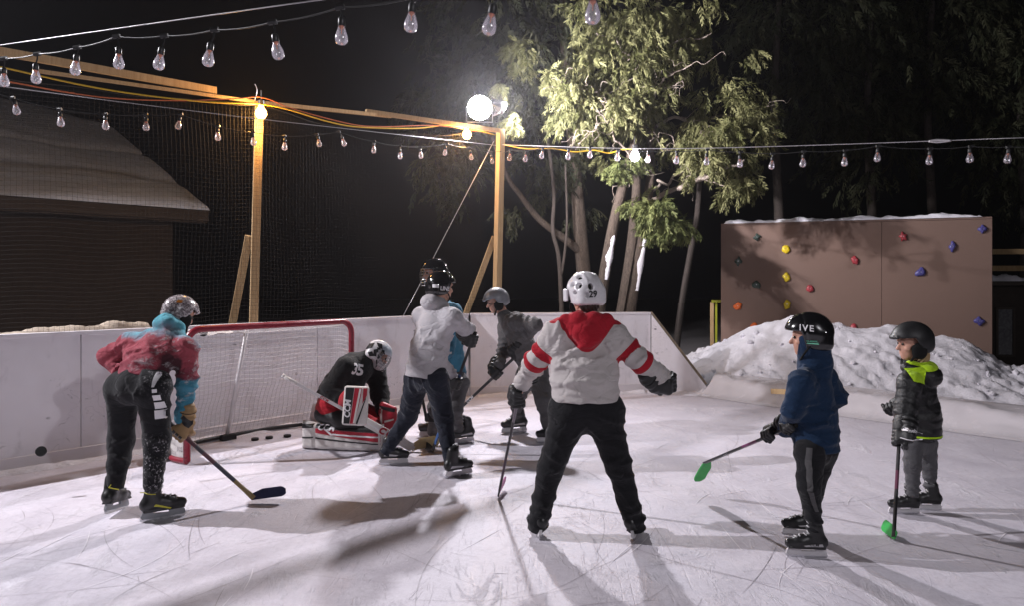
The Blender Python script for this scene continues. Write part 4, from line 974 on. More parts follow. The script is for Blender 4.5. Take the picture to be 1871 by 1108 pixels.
def lettering(s, size, o, u, v, mat, parent, target=None, name='lettering', off=.003, **kw):
    v2, f = text_mesh(s, size, **kw); return obj(name, (decal_verts(v2, o, u, v, target, off), f), mat, parent)
def patch(poly, o, u, v, mat, parent, target, name='patch', n=8, off=.004):
    """a coloured piece of cloth or tape lying on the surface of target; poly = 4 corners (x,y)"""
    a, b, c, d = [Vector((*p, 0)) for p in poly]; pts = []; fs = []
    for i in range(n + 1):
        for j in range(n + 1): pts.append(a.lerp(b, i / n).lerp(d.lerp(c, i / n), j / n))
    for i in range(n):
        for j in range(n): q = i * (n + 1) + j; fs.append([q, q + n + 1, q + n + 2, q + 1])
    return obj(name, (decal_verts(pts, o, u, v, target, off), fs), mat, parent, smooth=True)

# ------------------------------------------------------------------ materials of the players
def skin_mat():
    m = Mat('skin', (.52, .29, .21), .5, .4); m.set('Base Color', m.mix(m.noise(30, 3), (.56, .31, .225), (.46, .235, .17)))
    m.b.inputs['Subsurface Weight'].default_value = .08; m.b.inputs['Subsurface Radius'].default_value = (.01, .004, .002); return m.m
M['skin'] = skin_mat()
M['black_cloth'] = fabric('black_cloth', (.012, .012, .014), .3); M['navy_cloth'] = fabric('navy_cloth', (.016, .019, .030), .25, melange=.2)
M['grey_fleece'] = fabric('grey_fleece', (.44, .42, .44), .06, melange=.16); M['grey_knit'] = fabric('grey_knit', (.115, .108, .110), .12, melange=.35); M['dark_grey'] = fabric('dark_grey_cloth', (.085, .082, .085), .15)
M['blue_jacket'] = fabric('blue_jacket', (.045, .17, .26), .15); M['royal'] = fabric('royal_blue_fleece', (.009, .027, .066), .18, melange=.5)
M['grey_denim'] = fabric('grey_denim', (.10, .098, .105), .3, melange=.4)
def puffer_mat():
    m = Mat('quilted_nylon', (.011, .011, .012), .42, .45); m.bump(m.noise(40, 5, .6, dist=1.5), .45, .012); return m.m
M['puffer'] = puffer_mat()
M['lime_cloth'] = fabric('lime_lining', (.42, .66, .02), .08); M['red_cloth'] = fabric('red_cloth', (.33, .012, .022), .15)
M['glove'] = simple('glove_leather', (.012, .012, .013), .5, .45, var=.25, vscale=18, bumpk=.35, bscale=60); M['glove_tan'] = simple('tan_glove_leather', (.30, .19, .09), .6, .3, var=.25, vscale=14, bumpk=.3)
M['glove_trim'] = simple('glove_trim', (.45, .43, .44), .5, var=.1)
M['boot'] = simple('skate_boot', (.012, .012, .013), .38, .5, var=.3, vscale=16, bumpk=.2); M['boot_trim'] = simple('boot_trim', (.42, .41, .42), .4, var=.15); M['holder'] = simple('blade_holder', (.62, .60, .62), .4, var=.12, vscale=12); M['holder_grey'] = simple('grey_blade_holder', (.24, .25, .27), .35, var=.2, vscale=12)
M['lace'] = simple('laces', (.50, .49, .50), .8, var=.1); M['yellow_trim'] = simple('yellow_trim', (.45, .42, .03), .5, var=0)
M['gloss_black'] = simple('glossy_black_shell', (.008, .008, .009), .12, .6, var=.15, Coat_Weight=.4, Coat_Roughness=.06); M['matt_black'] = simple('matt_black_shell', (.016, .016, .017), .45, .4, var=.2)
M['white_shell'] = simple('white_shell', (.66, .64, .66), .25, .5, var=.06); M['grey_shell'] = simple('grey_shell', (.24, .245, .27), .3, .5, var=.12); M['pad_black'] = simple('helmet_padding', (.010, .010, .010), .85, .2, var=.2)
M['white_ink'] = simple('white_print', (.72, .70, .72), .5, .3, var=.05); M['red_ink'] = simple('red_print', (.36, .02, .035), .5, .3, var=.08); M['black_ink'] = simple('black_print', (.014, .014, .015), .5, .3, var=.1); M['green_ink'] = simple('green_print', (.10, .32, .22), .5, .3, var=0)
M['hair_dark'] = simple('dark_hair', (.030, .018, .012), .5, .4, var=.4, vscale=40); M['hair_fair'] = simple('fair_hair', (.34, .235, .125), .5, .4, var=.45, vscale=60); M['eye'] = simple('eye', (.03, .02, .015), .15, .6, var=0); M['lip'] = simple('lips', (.34, .12, .10), .5, var=0)
M['cage'] = simple('steel_cage', (.30, .30, .31), .3, .5, .9, var=0); M['steel'] = simple('runner_steel', (.6, .6, .62), .22, .5, 1.0, var=.1)
M['pad_white'] = simple('scuffed_white_pad', (.60, .57, .55), .5, .4, var=.22, vscale=14, bumpk=.25, bscale=30); M['pad_red'] = simple('red_pad', (.36, .012, .03), .45, .4, var=.12); M['pad_blk'] = simple('black_pad', (.013, .013, .014), .5, .4, var=.2)
M['jersey_black'] = fabric('black_jersey', (.010, .010, .011), .25)
def tiedye():
    m = Mat('tie_dye_fleece', (.3, .1, .1), .9, .15, Sheen_Weight=.1); z = m.attr('dye'); n = m.noise(9, 6, .65)
    f = m.math('ADD', z, m.math('MULTIPLY', m.math('SUBTRACT', n, .5), .22))
    c = m.ramp(f, [(.0, (.045, .20, .285)), (.20, (.055, .21, .29)), (.29, (.15, .035, .055)), (.45, (.30, .055, .078)), (.70, (.33, .065, .085)), (.775, (.16, .32, .40)), (.83, (.115, .40, .49)), (1, (.13, .43, .52))])
    dk = m.attr('dark'); k = m.math('ADD', dk, m.math('MULTIPLY', m.math('SUBTRACT', m.noise(11, 6, .7), .5), .9)); c = m.mix(m.vramp(k, [(.42, 0), (.62, .93)]), c, (.045, .016, .022))
    sn = m.attr('snow'); w = m.math('MULTIPLY', m.vramp(sn, [(.15, 0), (.5, 1)]), m.vramp(m.noise(9, 8, .78, m.co((1, 1, 1.6))), [(.54, 0), (.60, 1)])); c = m.mix(m.math('MULTIPLY', w, .6), c, (.58, .54, .56))
    m.set('Base Color', c); cloth_bump(m, .3, .7); m.bump(m.noise(420, 2), .15, .002); m.bump(w, .5, .01); return m.m
M['tiedye'] = tiedye()
def jersey_mat():
    m = Mat('cream_and_red_fleece', (.5, .47, .46), .9, .15, Sheen_Weight=.1); t = m.attr('tarm'); hd = m.attr('hood')
    base = m.mix(m.noise(6, 5), (.465, .43, .42), (.53, .49, .48)); base = m.mix(m.vramp(m.noise(200, 2), [(.4, 0), (.7, .10)]), base, (.26, .23, .22))
    band = m.vramp(m.math('DIVIDE', t, 2.0), [(0, 0), (.225, 1), (.35, 0), (.405, 1), (.53, 0)], 'CONSTANT')
    red = m.math('MAXIMUM', band, m.vramp(m.math('ADD', m.math('MULTIPLY', hd, -6), .5), [(.49, 0), (.51, 1)]))
    m.set('Base Color', m.mix(red, base, (.36, .010, .022))); cloth_bump(m, .3, .75); m.bump(m.noise(400, 2), .2, .002); return m.m
M['jersey'] = jersey_mat()
def graphic_shell():
    m = Mat('printed_shell', (.5, .5, .5), .25, .5); v = m.node('ShaderNodeTexVoronoi', Scale=26); n = m.noise(16, 5, .7, dist=1.5); n2 = m.noise(38, 4, .7, dist=1.0)
    c = m.ramp(n, [(.0, (.62, .58, .58)), (.47, (.56, .50, .50)), (.50, (.05, .045, .05)), (.56, (.40, .36, .37)), (.62, (.66, .62, .63))]); c = m.mix(m.vramp(n2, [(.50, 0), (.54, .75)]), c, (.10, .07, .08))
    m.set('Base Color', c); return m.m
M['graphic'] = graphic_shell()
def snowy_black():
    m = Mat('snow_dusted_black_cloth', (.012, .012, .014), .9, .15, Sheen_Weight=.1); s = m.attr('snow')
    w = m.math('MULTIPLY', m.vramp(s, [(.1, 0), (.6, 1)]), m.vramp(m.noise(55, 6, .75), [(.56, 0), (.63, 1)])); m.set('Base Color', m.mix(m.math('MULTIPLY', w, .8), m.mix(m.noise(7, 5), (.009, .009, .011), (.017, .017, .019)), (.6, .57, .6)))
    cloth_bump(m, .25, .5); return m.m
M['snowy_black'] = snowy_black()

# ------------------------------------------------------------------ players
def foldfield(spec, seed):
    """cloth folds: (centre, axis, reach, amp, wavelength)"""
    r = np.random.default_rng(seed); items = []
    for c, a, re, am, wl in spec: items.append((A3(c), unit(a), re, am, wl, r.uniform(0, 6), unit(r.normal(size=3)), unit(r.normal(size=3))))
    def f(P):
        d = np.zeros(len(P))
        for c, a, re, am, wl, ph, d1, d2 in items:
            q = P - c; e = np.exp(-(q ** 2).sum(1) / (re * re)); w = q @ a * 6.283 / (wl * 1.35)
            w = w + ph + 2.3 * np.sin(q @ d1 * 9 + ph) + 1.6 * np.sin(q @ d2 * 17 + 2 * ph)
            mod = np.clip(.6 + .7 * np.sin(q @ d2 * 11 - q @ d1 * 7 + 3 * ph), 0, 1.2)
            d -= 1.7 * am * e * mod * ((1 - np.abs(np.sin(w * .5))) ** 1.3 * 1.5 - .5)
        return d
    return f
def soft(seed, amp, s): return lambda P: amp * noisep(P, s, seed)
def march(f, px, py, d0):
    """where the sight line through a photo point meets the surface f = 0 near depth d0"""
    t = np.linspace(d0 - .7, d0 + .5, 241); P = np.stack([(px - CX) / FPX * t, t, CAMH - (py - HY) / FPX * t], 1); v = f(P); i = np.argmax(v < 0) if (v < 0).any() else int(np.argmin(v)); return P[i]
def creases(f, ridges, d0):
    out = []
    for x0, y0, x1, y1, r in ridges:
        q = [march(f, x0 + (x1 - x0) * t, y0 + (y1 - y0) * t, d0) for t in (0, .25, .5, .75, 1)]
        for i in range(4): out.append(cone(q[i], q[i + 1], r * (.35, .8, 1, .8)[i], r * (.8, 1, .8, .3)[i]))
    return out
def surf_px(bvh, px, py):
    o = Vector((0, 0, CAMH)); d = Vector(((px - CX) / FPX, 1, -(py - HY) / FPX)).normalized(); h = bvh.ray_cast(o, d); return h[0], h[1]
def lettering_on(s, size, px, py, uh, mat, parent, bvh, name='lettering', off=.003, **kw):
    """lettering lying on a curved surface, centred where the photo shows it"""
    ns = Vector(); c = None
    for dx, dy in ((0, 0), (-5, 0), (5, 0), (0, -4), (0, 4)):
        p, n = surf_px(bvh, px + dx, py + dy)
        if p is not None:
            ns += n; c = p if c is None else c
    n = ns.normalized(); u = Vector(uh); u = (u - n * u.dot(n)).normalized(); v = n.cross(u); v2, f = text_mesh(s, size, **kw)
    return obj(name, (decal_verts(v2, c, u, v, bvh, off, .08), f), M[mat], parent)
def patch_on(poly, mat, parent, bvh, name='patch', n=8, off=.004):
    a, b, c, d = [Vector((*p, 0)) for p in poly]; pts = []; fs = []; last = None
    for i in range(n + 1):
        for j in range(n + 1):
            q = a.lerp(b, i / n).lerp(d.lerp(c, i / n), j / n); p, no = surf_px(bvh, q.x, q.y)
            if p is None: p, no = last if last else (Vector((0, 0, 0)), Vector((0, -1, 0)))
            last = (p, no); pts.append(p + no * off)
    for i in range(n):
        for j in range(n): q = i * (n + 1) + j; fs.append([q, q + n + 1, q + n + 2, q + 1])
    return obj(name, (pts, fs), mat, parent, smooth=True)
class Person:
    def __init__(s, key, label, base, fwd, J, scale=1.0, seed=0):
        s.key, s.J, s.k, s.seed = key, {k: A3(v) for k, v in J.items()}, scale, seed
        s.base = Vector((base[0], base[1], 0)); s.label = label
        s.fwd = unit((fwd[0], fwd[1], 0)); s.left = A3((-s.fwd[1], s.fwd[0], 0)); j = s.J
        s.spine = unit(j['neck'] - j['pelvis']); s.tf = unit(s.fwd - (s.fwd @ s.spine) * s.spine); s.tl = np.cross(s.spine, s.tf)
    def head_frame(s, face):
        f = unit(face); up = A3((0, 0, 1)); u = unit(up - (up @ f) * f + 0 * f); l = np.cross(u, f); s.hf, s.hu, s.hl = f, u, l; s.HR = np.stack([f, l, u], 1)
        return s.HR
    def hp(s, x, y, z): return s.J['head'] + s.HR @ (A3((x, y, z)) * s.hk)
    def body(s, face, hk=1.0):
        """one continuous skin: head with brow, nose, lips, ears; neck, trunk, limbs and closed hands under the clothes"""
        j, k = s.J, s.k; s.hk = hk; s.head_frame(face); hp, R = s.hp, s.HR
        head = U(.022 * hk, ell(hp(-.008, 0, .03), A3((.098, .078, .098)) * hk, R), ell(hp(.020, 0, -.05), A3((.072, .060, .075)) * hk, R), ell(hp(.052, 0, -.098), A3((.030, .032, .022)) * hk, R))
        head = U(.012 * hk, head, cone(hp(.088, 0, .005), hp(.108, 0, -.032), .008 * hk, .014 * hk), cone(hp(.08, .035, .025), hp(.08, -.035, .025), .013 * hk, .013 * hk), ell(hp(.078, 0, -.066), A3((.014, .026, .011)) * hk, R), ell(hp(.05, .05, -.03), A3((.03, .022, .022)) * hk, R), ell(hp(.05, -.05, -.03), A3((.03, .022, .022)) * hk, R),
                 ell(hp(-.01, .078, -.01), A3((.022, .010, .032)) * hk, R), ell(hp(-.01, -.078, -.01), A3((.022, .010, .032)) * hk, R))
        head = Sub(.008 * hk, head, ell(hp(.094, .032, .003), A3((.014, .016, .010)) * hk, R), ell(hp(.094, -.032, .003), A3((.014, .016, .010)) * hk, R), ell(hp(.096, 0, -.068), A3((.010, .022, .003)) * hk, R))
        t = .72 * k
        fs = [head, cone(hp(-.02, 0, -.06), j['neck'], .052 * k, .055 * k), cone(j['neck'], (j['shL'] + j['shR']) / 2, .055 * k, .07 * k), cone(j['chest'], j['pelvis'], .10 * k, .095 * k, (s.tf, 1.35)), cone(j['shL'], j['shR'], .048 * k, .048 * k), cone(j['hipL'], j['hipR'], .07 * k, .07 * k)]
        for S_ in 'LR':
            fs += [cone(j['sh' + S_], j['el' + S_], .045 * k, .036 * k), cone(j['el' + S_], j['wr' + S_], .036 * k, .025 * k), cone(j['wr' + S_], j['wr' + S_] + (j['hand' + S_] - j['wr' + S_]) * .6, .024 * k, .024 * k),
                   cone(j['hip' + S_], j['kn' + S_], .065 * k, .045 * k), cone(j['kn' + S_], j['an' + S_], .045 * k, .030 * k)]
        s.root = sdf_obj('person', U(.02 * k, *fs), .0085, M['skin'], origin=s.base); tag(s.root, s.label, 'person', 'people on the ice')
        for y in (.032, -.032):
            mb = MB(); q = hp(.083, y, .003); bm = bmesh.new(); bmesh.ops.create_uvsphere(bm, u_segments=10, v_segments=8, radius=.0105 * hk); bm.verts.index_update(); mb.add([Vector(q) + v.co for v in bm.verts], [[v.index for v in f.verts] for f in bm.faces]); bm.free(); mb.build('eye', M['eye'], s.root, smooth=True)
        return s.root
    def top(s, name, mat, w=(.175, .185), thick=1.4, rs=.07, ra=(.072, .062, .060, .050), hem=0.0, hood=None, collar=.068, folds=1.0, attrs=None, h=.0085, extra=(), bell=.012, cuffs=True, tight=.05, ridges=()):
        """hoodie, jersey or jacket grown round trunk and arms"""
        j, k = s.J, s.k; sp, tf, tl = s.spine, s.tf, s.tl; fl = (tf, thick)
        hemp = j['pelvis'] - sp * hem * k; s.hemp = hemp
        mid = j['pelvis'] * .45 + j['chest'] * .55
        tor = U(.05 * k, cone(hemp - sp * .12 * k, mid, w[0] * k, (w[0] * .5 + w[1] * .5) * k, fl), cone(mid, j['chest'] + sp * .03 * k, (w[0] * .5 + w[1] * .5) * k, w[1] * k * .93, fl))
        tor = Cut(.008, tor, hemp, sp)
        shc = (j['shL'] + j['shR']) / 2
        fs = [tor, cone(j['shL'] * .88 + shc * .12, j['shR'] * .88 + shc * .12, rs * k, rs * k), cone(shc - sp * .02 * k, j['neck'] + sp * .02 * k, .10 * k, collar * k)]
        for S_ in 'LR':
            sg_ = 1 if S_ == 'L' else -1; fs += [cone(j['neck'] - sp * .03 * k, j['sh' + S_], .062 * k, rs * .88 * k), cone(j['sh' + S_] * .9 + shc * .1, mid + tl * sg_ * w[1] * .52 * k, rs * .95 * k, .085 * k)]
        arms = []
        for S_ in 'LR': arms += [cone(j['sh' + S_], j['el' + S_], ra[0] * k, ra[1] * k), cone(j['el' + S_], j['wr' + S_], ra[2] * k, ra[3] * k)]
        f = U(tight * k, U(tight * k, *fs), *arms)
        if cuffs: f = U(.012, f, *[cone(j['wr' + S_], j['wr' + S_] + unit(j['el' + S_] - j['wr' + S_]) * .05 * k, (ra[3] + .006) * k, (ra[3] + .010) * k) for S_ in 'LR'])
        if hood is not None: f = U(.025 * k, f, *hood)
        if extra: f = U(.03 * k, f, *extra)
        if ridges: f = U(.016 * k, f, *creases(f, ridges, j['pelvis'][1]))
        sp_f = []
        for S_ in 'LR':
            a1 = unit(j['el' + S_] - j['sh' + S_]); a2 = unit(j['wr' + S_] - j['el' + S_])
            sp_f += [(j['el' + S_], a1 + a2 * .5, .13 * k, .0085 * k, .055 * k), (j['el' + S_] * .5 + j['wr' + S_] * .5, a2, .12 * k, .006 * k, .05 * k), (j['wr' + S_], a2, .09 * k, .0085 * k, .04 * k), (j['sh' + S_] * .55 + j['el' + S_] * .45, a1 + sp * .4, .13 * k, .007 * k, .075 * k), (j['sh' + S_], a1 * .6 + tl, .12 * k, .007 * k, .07 * k)]
        sp_f += [(hemp + sp * .12 * k, sp, .20 * k, .009 * k, .075 * k), (mid - tf * .1, sp + tl * .5, .22 * k, .008 * k, .10 * k), (mid + tl * .1, sp - tl * .4, .20 * k, .007 * k, .09 * k), (j['chest'] - tl * .1 - tf * .1, sp * .6 - tl, .18 * k, .007 * k, .10 * k), (j['chest'] + tl * .1, sp * .7 + tl, .18 * k, .007 * k, .10 * k)]
        fo = foldfield([(a, b, c, d * folds, e) for a, b, c, d, e in sp_f], s.seed + 1); sn = soft(s.seed, .006 * k, 9)
        def g(P):
            z = (P - hemp) @ sp; near = np.exp(-((P - hemp - sp * .1 * k) ** 2).sum(1) / (.3 * k) ** 2)
            return fo(P) + sn(P) - bell * k * np.exp(-((z - .10 * k) / (.045 * k)) ** 2) * near + .006 * k * np.exp(-((z - .045 * k) / (.012 * k)) ** 2) * near
        f = Disp(f, g)
        at = {}
        if attrs: at.update(attrs)
        s.topmesh = sdf_obj(name, f, h, mat, s.root, at); s.topbvh = bvh_of(s.topmesh); return s.topmesh
    def tarm(s, P):
        """0..1 along the upper arm, 1..2 along the forearm, negative on the trunk"""
        j = s.J; best = np.full(len(P), 9.0); out = np.full(len(P), -1.0)
        for S_ in 'LR':
            for a, b, o in ((j['sh' + S_], j['el' + S_], 0), (j['el' + S_], j['wr' + S_], 1)):
                ba = b - a; t = ((P - a) @ ba) / (ba @ ba); tc = np.clip(t, -.2, 1); d = np.sqrt((((P - a) - tc[:, None] * ba) ** 2).sum(1)); m = (d < best) & (d < .12 * s.k)
                best = np.where(m, d, best); out = np.where(m, tc + o, out)
        return out
    def bottom(s, name, mat, rw=.125, rt=(.095, .072, .070, .058), folds=1.0, attrs=None, h=.0085, thick=1.15, top_off=.10, extra=(), crotch=.0, ridges=()):
        j, k = s.J, s.k; fl = (s.tf, thick)
        fs = [cone(j['hipL'], j['hipR'], rw * k, rw * k, fl), cone(j['pelvis'], j['pelvis'] + s.spine * top_off * k, rw * 1.08 * k, rw * 1.06 * k, fl)]; legs = []; ff = []
        for S_ in 'LR':
            hp_, kn, an = j['hip' + S_], j['kn' + S_], j['an' + S_]; a1, a2 = unit(kn - hp_), unit(an - kn)
            legs.append(U(.03 * k, cone(hp_, kn, rt[0] * k, rt[1] * k), cone(kn, an, rt[2] * k, rt[3] * k)))
            ff += [(kn, a1 + a2 * .6 + s.tl * .5, .14 * k, .009 * k, .075 * k), (an, a2 + s.tl * .35, .12 * k, .011 * k, .06 * k), (kn * .5 + an * .5, a2 + s.tl * .9, .14 * k, .006 * k, .10 * k), (hp_ * .6 + kn * .4, a1 + s.tl * .5, .16 * k, .007 * k, .09 * k), (hp_ - s.tf * .08, a1 * .5 + s.tl, .13 * k, .007 * k, .08 * k)]
        f = U(.035 * k, U(.05 * k, *fs), *legs)
        if extra: f = U(.03 * k, f, *extra)
        if ridges: f = U(.016 * k, f, *creases(f, ridges, j['pelvis'][1]))
        fo = foldfield([(a, b, c, d * folds, e) for a, b, c, d, e in ff], s.seed + 7); sn = soft(s.seed + 3, .005 * k, 8)
        f = Disp(f, lambda P: fo(P) + sn(P)); s.pants = sdf_obj(name, f, h, mat, s.root, attrs); s.pantbvh = bvh_of(s.pants); return s.pants
    def glove(s, S_, grip, side, mat='glove', k=None, trim=None, cufflen=.085, cuff_r=.052, name='glove', text=None):
        """hockey glove closed round a shaft along grip; side = where the back of the hand looks"""
        j = s.J; k = (k or s.k) * 1.08; c = j['hand' + S_]; a = unit(grip); fa = unit(j['wr' + S_] - j['el' + S_])
        e1 = j['wr' + S_] - c; e1 = e1 - (e1 @ a) * a; e1 = unit(e1); e2 = np.cross(a, e1); sg = 1 if e2 @ A3(side) >= 0 else -1; e2 = e2 * sg
        pt = lambda th, r, o: c + (e1 * math.cos(th) + e2 * math.sin(th)) * r * k + a * o * k
        wp = c + e1 * .085 * k + e2 * .012 * k
        fs = [cone(wp, pt(1.1, .046, o), .030 * k, .026 * k) for o in (-.032, -.011, .011, .032)]
        palm = U(.012 * k, *fs)
        fing = []
        for o, L in ((-.042, .88), (-.015, 1.0), (.013, 1.05), (.041, .95)):
            th = [1.15, 1.15 + .95 * L, 1.15 + 1.8 * L, 1.15 + 2.9 * L]; rr = [.040, .037, .034, .031]; q = [pt(t, r, o) for t, r in zip(th, rr)]
            for i, (r0, r1) in enumerate(((.0165, .0155), (.0155, .0145), (.0145, .0125))): fing.append(cone(q[i], q[i + 1], r0 * k, r1 * k))
        th0 = pt(.25, .062, .05); th1 = pt(-.55, .044, .062); th2 = pt(-1.35, .036, .055); thumb = [cone(th0, th1, .019 * k, .017 * k), cone(th1, th2, .017 * k, .014 * k)]
        wr = j['wr' + S_]
        cuff = cone(wp, wp - fa * cufflen * k + (wr - wp) * .35, .040 * k, cuff_r * k)
        cuff = Disp(cuff, lambda P: .004 * k * np.sin((P - A3(wp)) @ fa * 150 / k), .01)
        f = U(.006 * k, palm, *fing, *thumb); f = U(.014 * k, f, cuff)
        g = sdf_obj(name, f, .0058, M[mat], s.root); s.gl = (c, a, e1, e2, wp, fa, bvh_of(g))
        mb = MB(); q = [wp - fa * cufflen * k * .93 + (wr - wp) * .33]; ax = Vector(fa); x = ax.orthogonal().normalized(); y = ax.cross(x)
        mb.tube([Vector(q[0]) + (x * math.cos(t) + y * math.sin(t)) * (cuff_r + .000) * k * 1.0 for t in np.linspace(0, 6.283, 25)], .0045 * k, 5, False); mb.build('cuff_edge', M[trim or 'pad_black'], g, smooth=True)
        return g
    def skate(s, heel, toe, mat='boot', holder='holder', lace='lace', k=None, roll=0.0, lift=0.0, pitch=0.0, trim='boot_trim', shaft=1.0, text=None, label=None, lean=None):
        k = k or s.k; heel, toe = Vector(heel), Vector(toe); x = (toe - heel); x.normalize(); c = (heel + toe) / 2; c.z = lift
        z = Vector((0, 0, 1)); y = z.cross(x); R = Matrix((x, y, z)).transposed() @ Matrix.Rotation(pitch, 3, 'Y') @ Matrix.Rotation(roll, 3, 'X'); Rn = A3(R)
        T = lambda p: A3(c) + Rn @ (A3(p) * k)
        zb = .068
        foot = U(.03 * k, cone(T((-.095, 0, zb + .040)), T((.045, 0, zb + .036)), .040 * k, .039 * k), cone(T((.045, 0, zb + .036)), T((.125, 0, zb + .030)), .039 * k, .030 * k), cone(T((-.02, 0, zb + .075)), T((.06, 0, zb + .052)), .030 * k, .025 * k))
        sh = cone(T((-.078, 0, zb + .06)), T((-.055, 0, zb + .06 + .10 * shaft)), .040 * k, .043 * k)
        fr = cone(T((-.040, 0, zb + .10)), T((-.016, 0, zb + .07 + .125 * shaft)), .028 * k, .024 * k)
        f = U(.03 * k, foot, sh, fr); f = Cut(.006, f, T((0, 0, zb)), Rn[:, 2]); f = U(.008 * k, f, rbox(T((.012, 0, zb + .004)), A3((.128, .036, .006)) * k, .005 * k, Rn))
        b = sdf_obj('skate', f, .0065, M[mat], s.root)
        if label: b['label'] = label
        mb = MB(); poly = [(-.118, .020), (-.128, .036), (-.112, .074), (-.040, .074), (-.055, .048), (.045, .044), (.040, .074), (.122, .074), (.140, .050), (.146, .026), (.135, .018)]
        O = Vector(T((0, 0, 0))); mb.prism([(p * k, q * k) for p, q in poly], -.009 * k, .009 * k, O, R @ Vector((1, 0, 0)), R @ Vector((0, 0, 1)))
        hd = mb.build('blade_holder', M[holder], b)
        mb = MB(); poly = [(-.125, .004), (-.132, .022), (.142, .024), (.150, .016), (.140, .004), (.10, 0), (-.10, 0)]; mb.prism([(p * k, q * k) for p, q in poly], -.0022 * k, .0022 * k, O, R @ Vector((1, 0, 0)), R @ Vector((0, 0, 1))); mb.build('runner', M['steel'], hd)
        bv = bvh_of(b); mb = MB(); n = 7
        if lace:
            for i in range(n):
                t = i / (n - 1); p0 = T((.075 - .115 * t, -.016, zb + .075 + .135 * t * shaft)); nrm = Rn @ unit((.75, 0, .65)); ln = []
                for yy in np.linspace(-.022, .022, 6):
                    q = Vector(T((.075 - .115 * t + (.006 if i % 2 else -.006) * yy / .022, yy, zb + .070 + .125 * t * shaft))) + Vector(nrm) * .12; hit = bv.ray_cast(q, -Vector(nrm), .3)
                    if hit[0] is not None: ln.append(hit[0] + Vector(nrm) * .003)
                if len(ln) > 2: mb.tube(ln, .0055 * k, 5)
            if mb.v: mb.build('laces', M[lace], b, smooth=True)
        sidev = Vector((0, -1, 0)); sgn = 1 if (R @ Vector((0, 1, 0))).dot(Vector((0, -1, 0)) if abs((R @ Vector((0, 1, 0))).y) > .2 else Vector((-1, 0, 0))) > 0 else -1
        if trim:
            for sg_ in (1, -1):
                uu = R @ Vector((1, 0, 0)) * sg_ * -1; vv = R @ Vector((0, 0, 1)); oo = Vector(T((-.01, .05 * sg_, zb + .04)))
                q = [(-.085, -.018), (.03, -.022), (.05, -.012), (-.075, .004)]; q = [(a_ * k * (1 if sg_ < 0 else -1), b_ * k) for a_, b_ in q]
                if sg_ > 0: q = q[::-1]
                patch(q, oo, uu, vv, M[trim], b, bv, 'side_panel', 5, .002)
            if text and True:
                sg_ = sgn; uu = R @ Vector((1, 0, 0)) * (-sg_); vv = R @ Vector((0, 0, 1)); lettering(text, .028 * k, Vector(T((-.03, .05 * sg_, zb + .034))), uu, vv, M['black_ink'], b, bv, bold=.02, shear=.2)
        return b
    # ---- helmets
    def helmet(s, kind, mat, k=1.0, name='helmet'):
        hk = s.hk * k; R = s.HR; hp = lambda x, y, z: s.J['head'] + R @ (A3((x, y, z)) * hk)
        if kind == 'ski':
            f = ell(hp(-.005, 0, .028), A3((.142, .116, .128)) * hk, R); inner = ell(hp(-.003, 0, .02), A3((.125, .098, .112)) * hk, R)
            f = U(.02 * hk, f, ell(hp(-.075, 0, -.02), A3((.065, .085, .055)) * hk, R))
            f = Cut(.012 * hk, f, hp(.10, 0, .035), R @ A3((-.18, 0, 1))) if False else f
            cutp = lambda P: ((P - s.J['head']) @ R) / hk
            def g(P):
                q = cutp(P); low = np.where(q[:, 0] > .02, .045, np.interp(q[:, 0], [-.14, -.07, .0, .02], [-.055, -.075, .0, .045])); return (low - q[:, 2]) * hk
            base = Sub(.006, f, inner); F_ = Fd(lambda P: -smin(-base(P), -g(P), .012 * hk), f.lo, f.hi)
            brim = cone(hp(.118, .05, .05), hp(.118, -.05, .05), .010 * hk, .010 * hk); brim2 = cone(hp(.13, .02, .05), hp(.13, -.02, .05), .010 * hk, .010 * hk)
            F_ = U(.015 * hk, F_, brim, brim2)
            o = sdf_obj(name, F_, .007, M[mat], s.root)
            for sg_ in (1, -1): sdf_obj('ear_pad', U(.02 * hk, ell(hp(-.01, .086 * sg_, -.045), A3((.050, .020, .058)) * hk, R), cone(hp(.02, .083 * sg_, -.02), hp(.025, .075 * sg_, -.085), .018 * hk, .010 * hk)), .007, M['pad_black'], o)
            mb = MB(); mb.tube(bez([hp(.02, .082, -.07), hp(.05, .055, -.125), hp(.055, 0, -.138), hp(.05, -.055, -.125), hp(.02, -.082, -.07)], 5), .008 * hk, 6); mb.build('chin_strap', M['pad_black'], o, smooth=True)
        else:
            f = U(.02 * hk, ell(hp(-.005, 0, .035), A3((.132, .106, .110)) * hk, R), rbox(hp(-.045, 0, -.01), A3((.085, .098, .075)) * hk, .05 * hk, R))
            inner = ell(hp(-.003, 0, .02), A3((.112, .088, .105)) * hk, R)
            def g(P):
                q = ((P - s.J['head']) @ R) / hk; low = np.interp(q[:, 0], [-.13, -.05, .015, .035, .12], [-.072, -.075, -.06, .035, .045]); return (low - q[:, 2]) * hk
            # ridges of the two shell halves
            def rid(P):
                q = ((P - s.J['head']) @ R) / hk; return -.005 * hk * np.exp(-((np.abs(q[:, 1]) - .045) / .008) ** 2) * (q[:, 2] > .05) + .006 * hk * np.exp(-((q[:, 0] - .01 - .15 * q[:, 2]) / .006) ** 2)
            f = Disp(f, rid, .01)
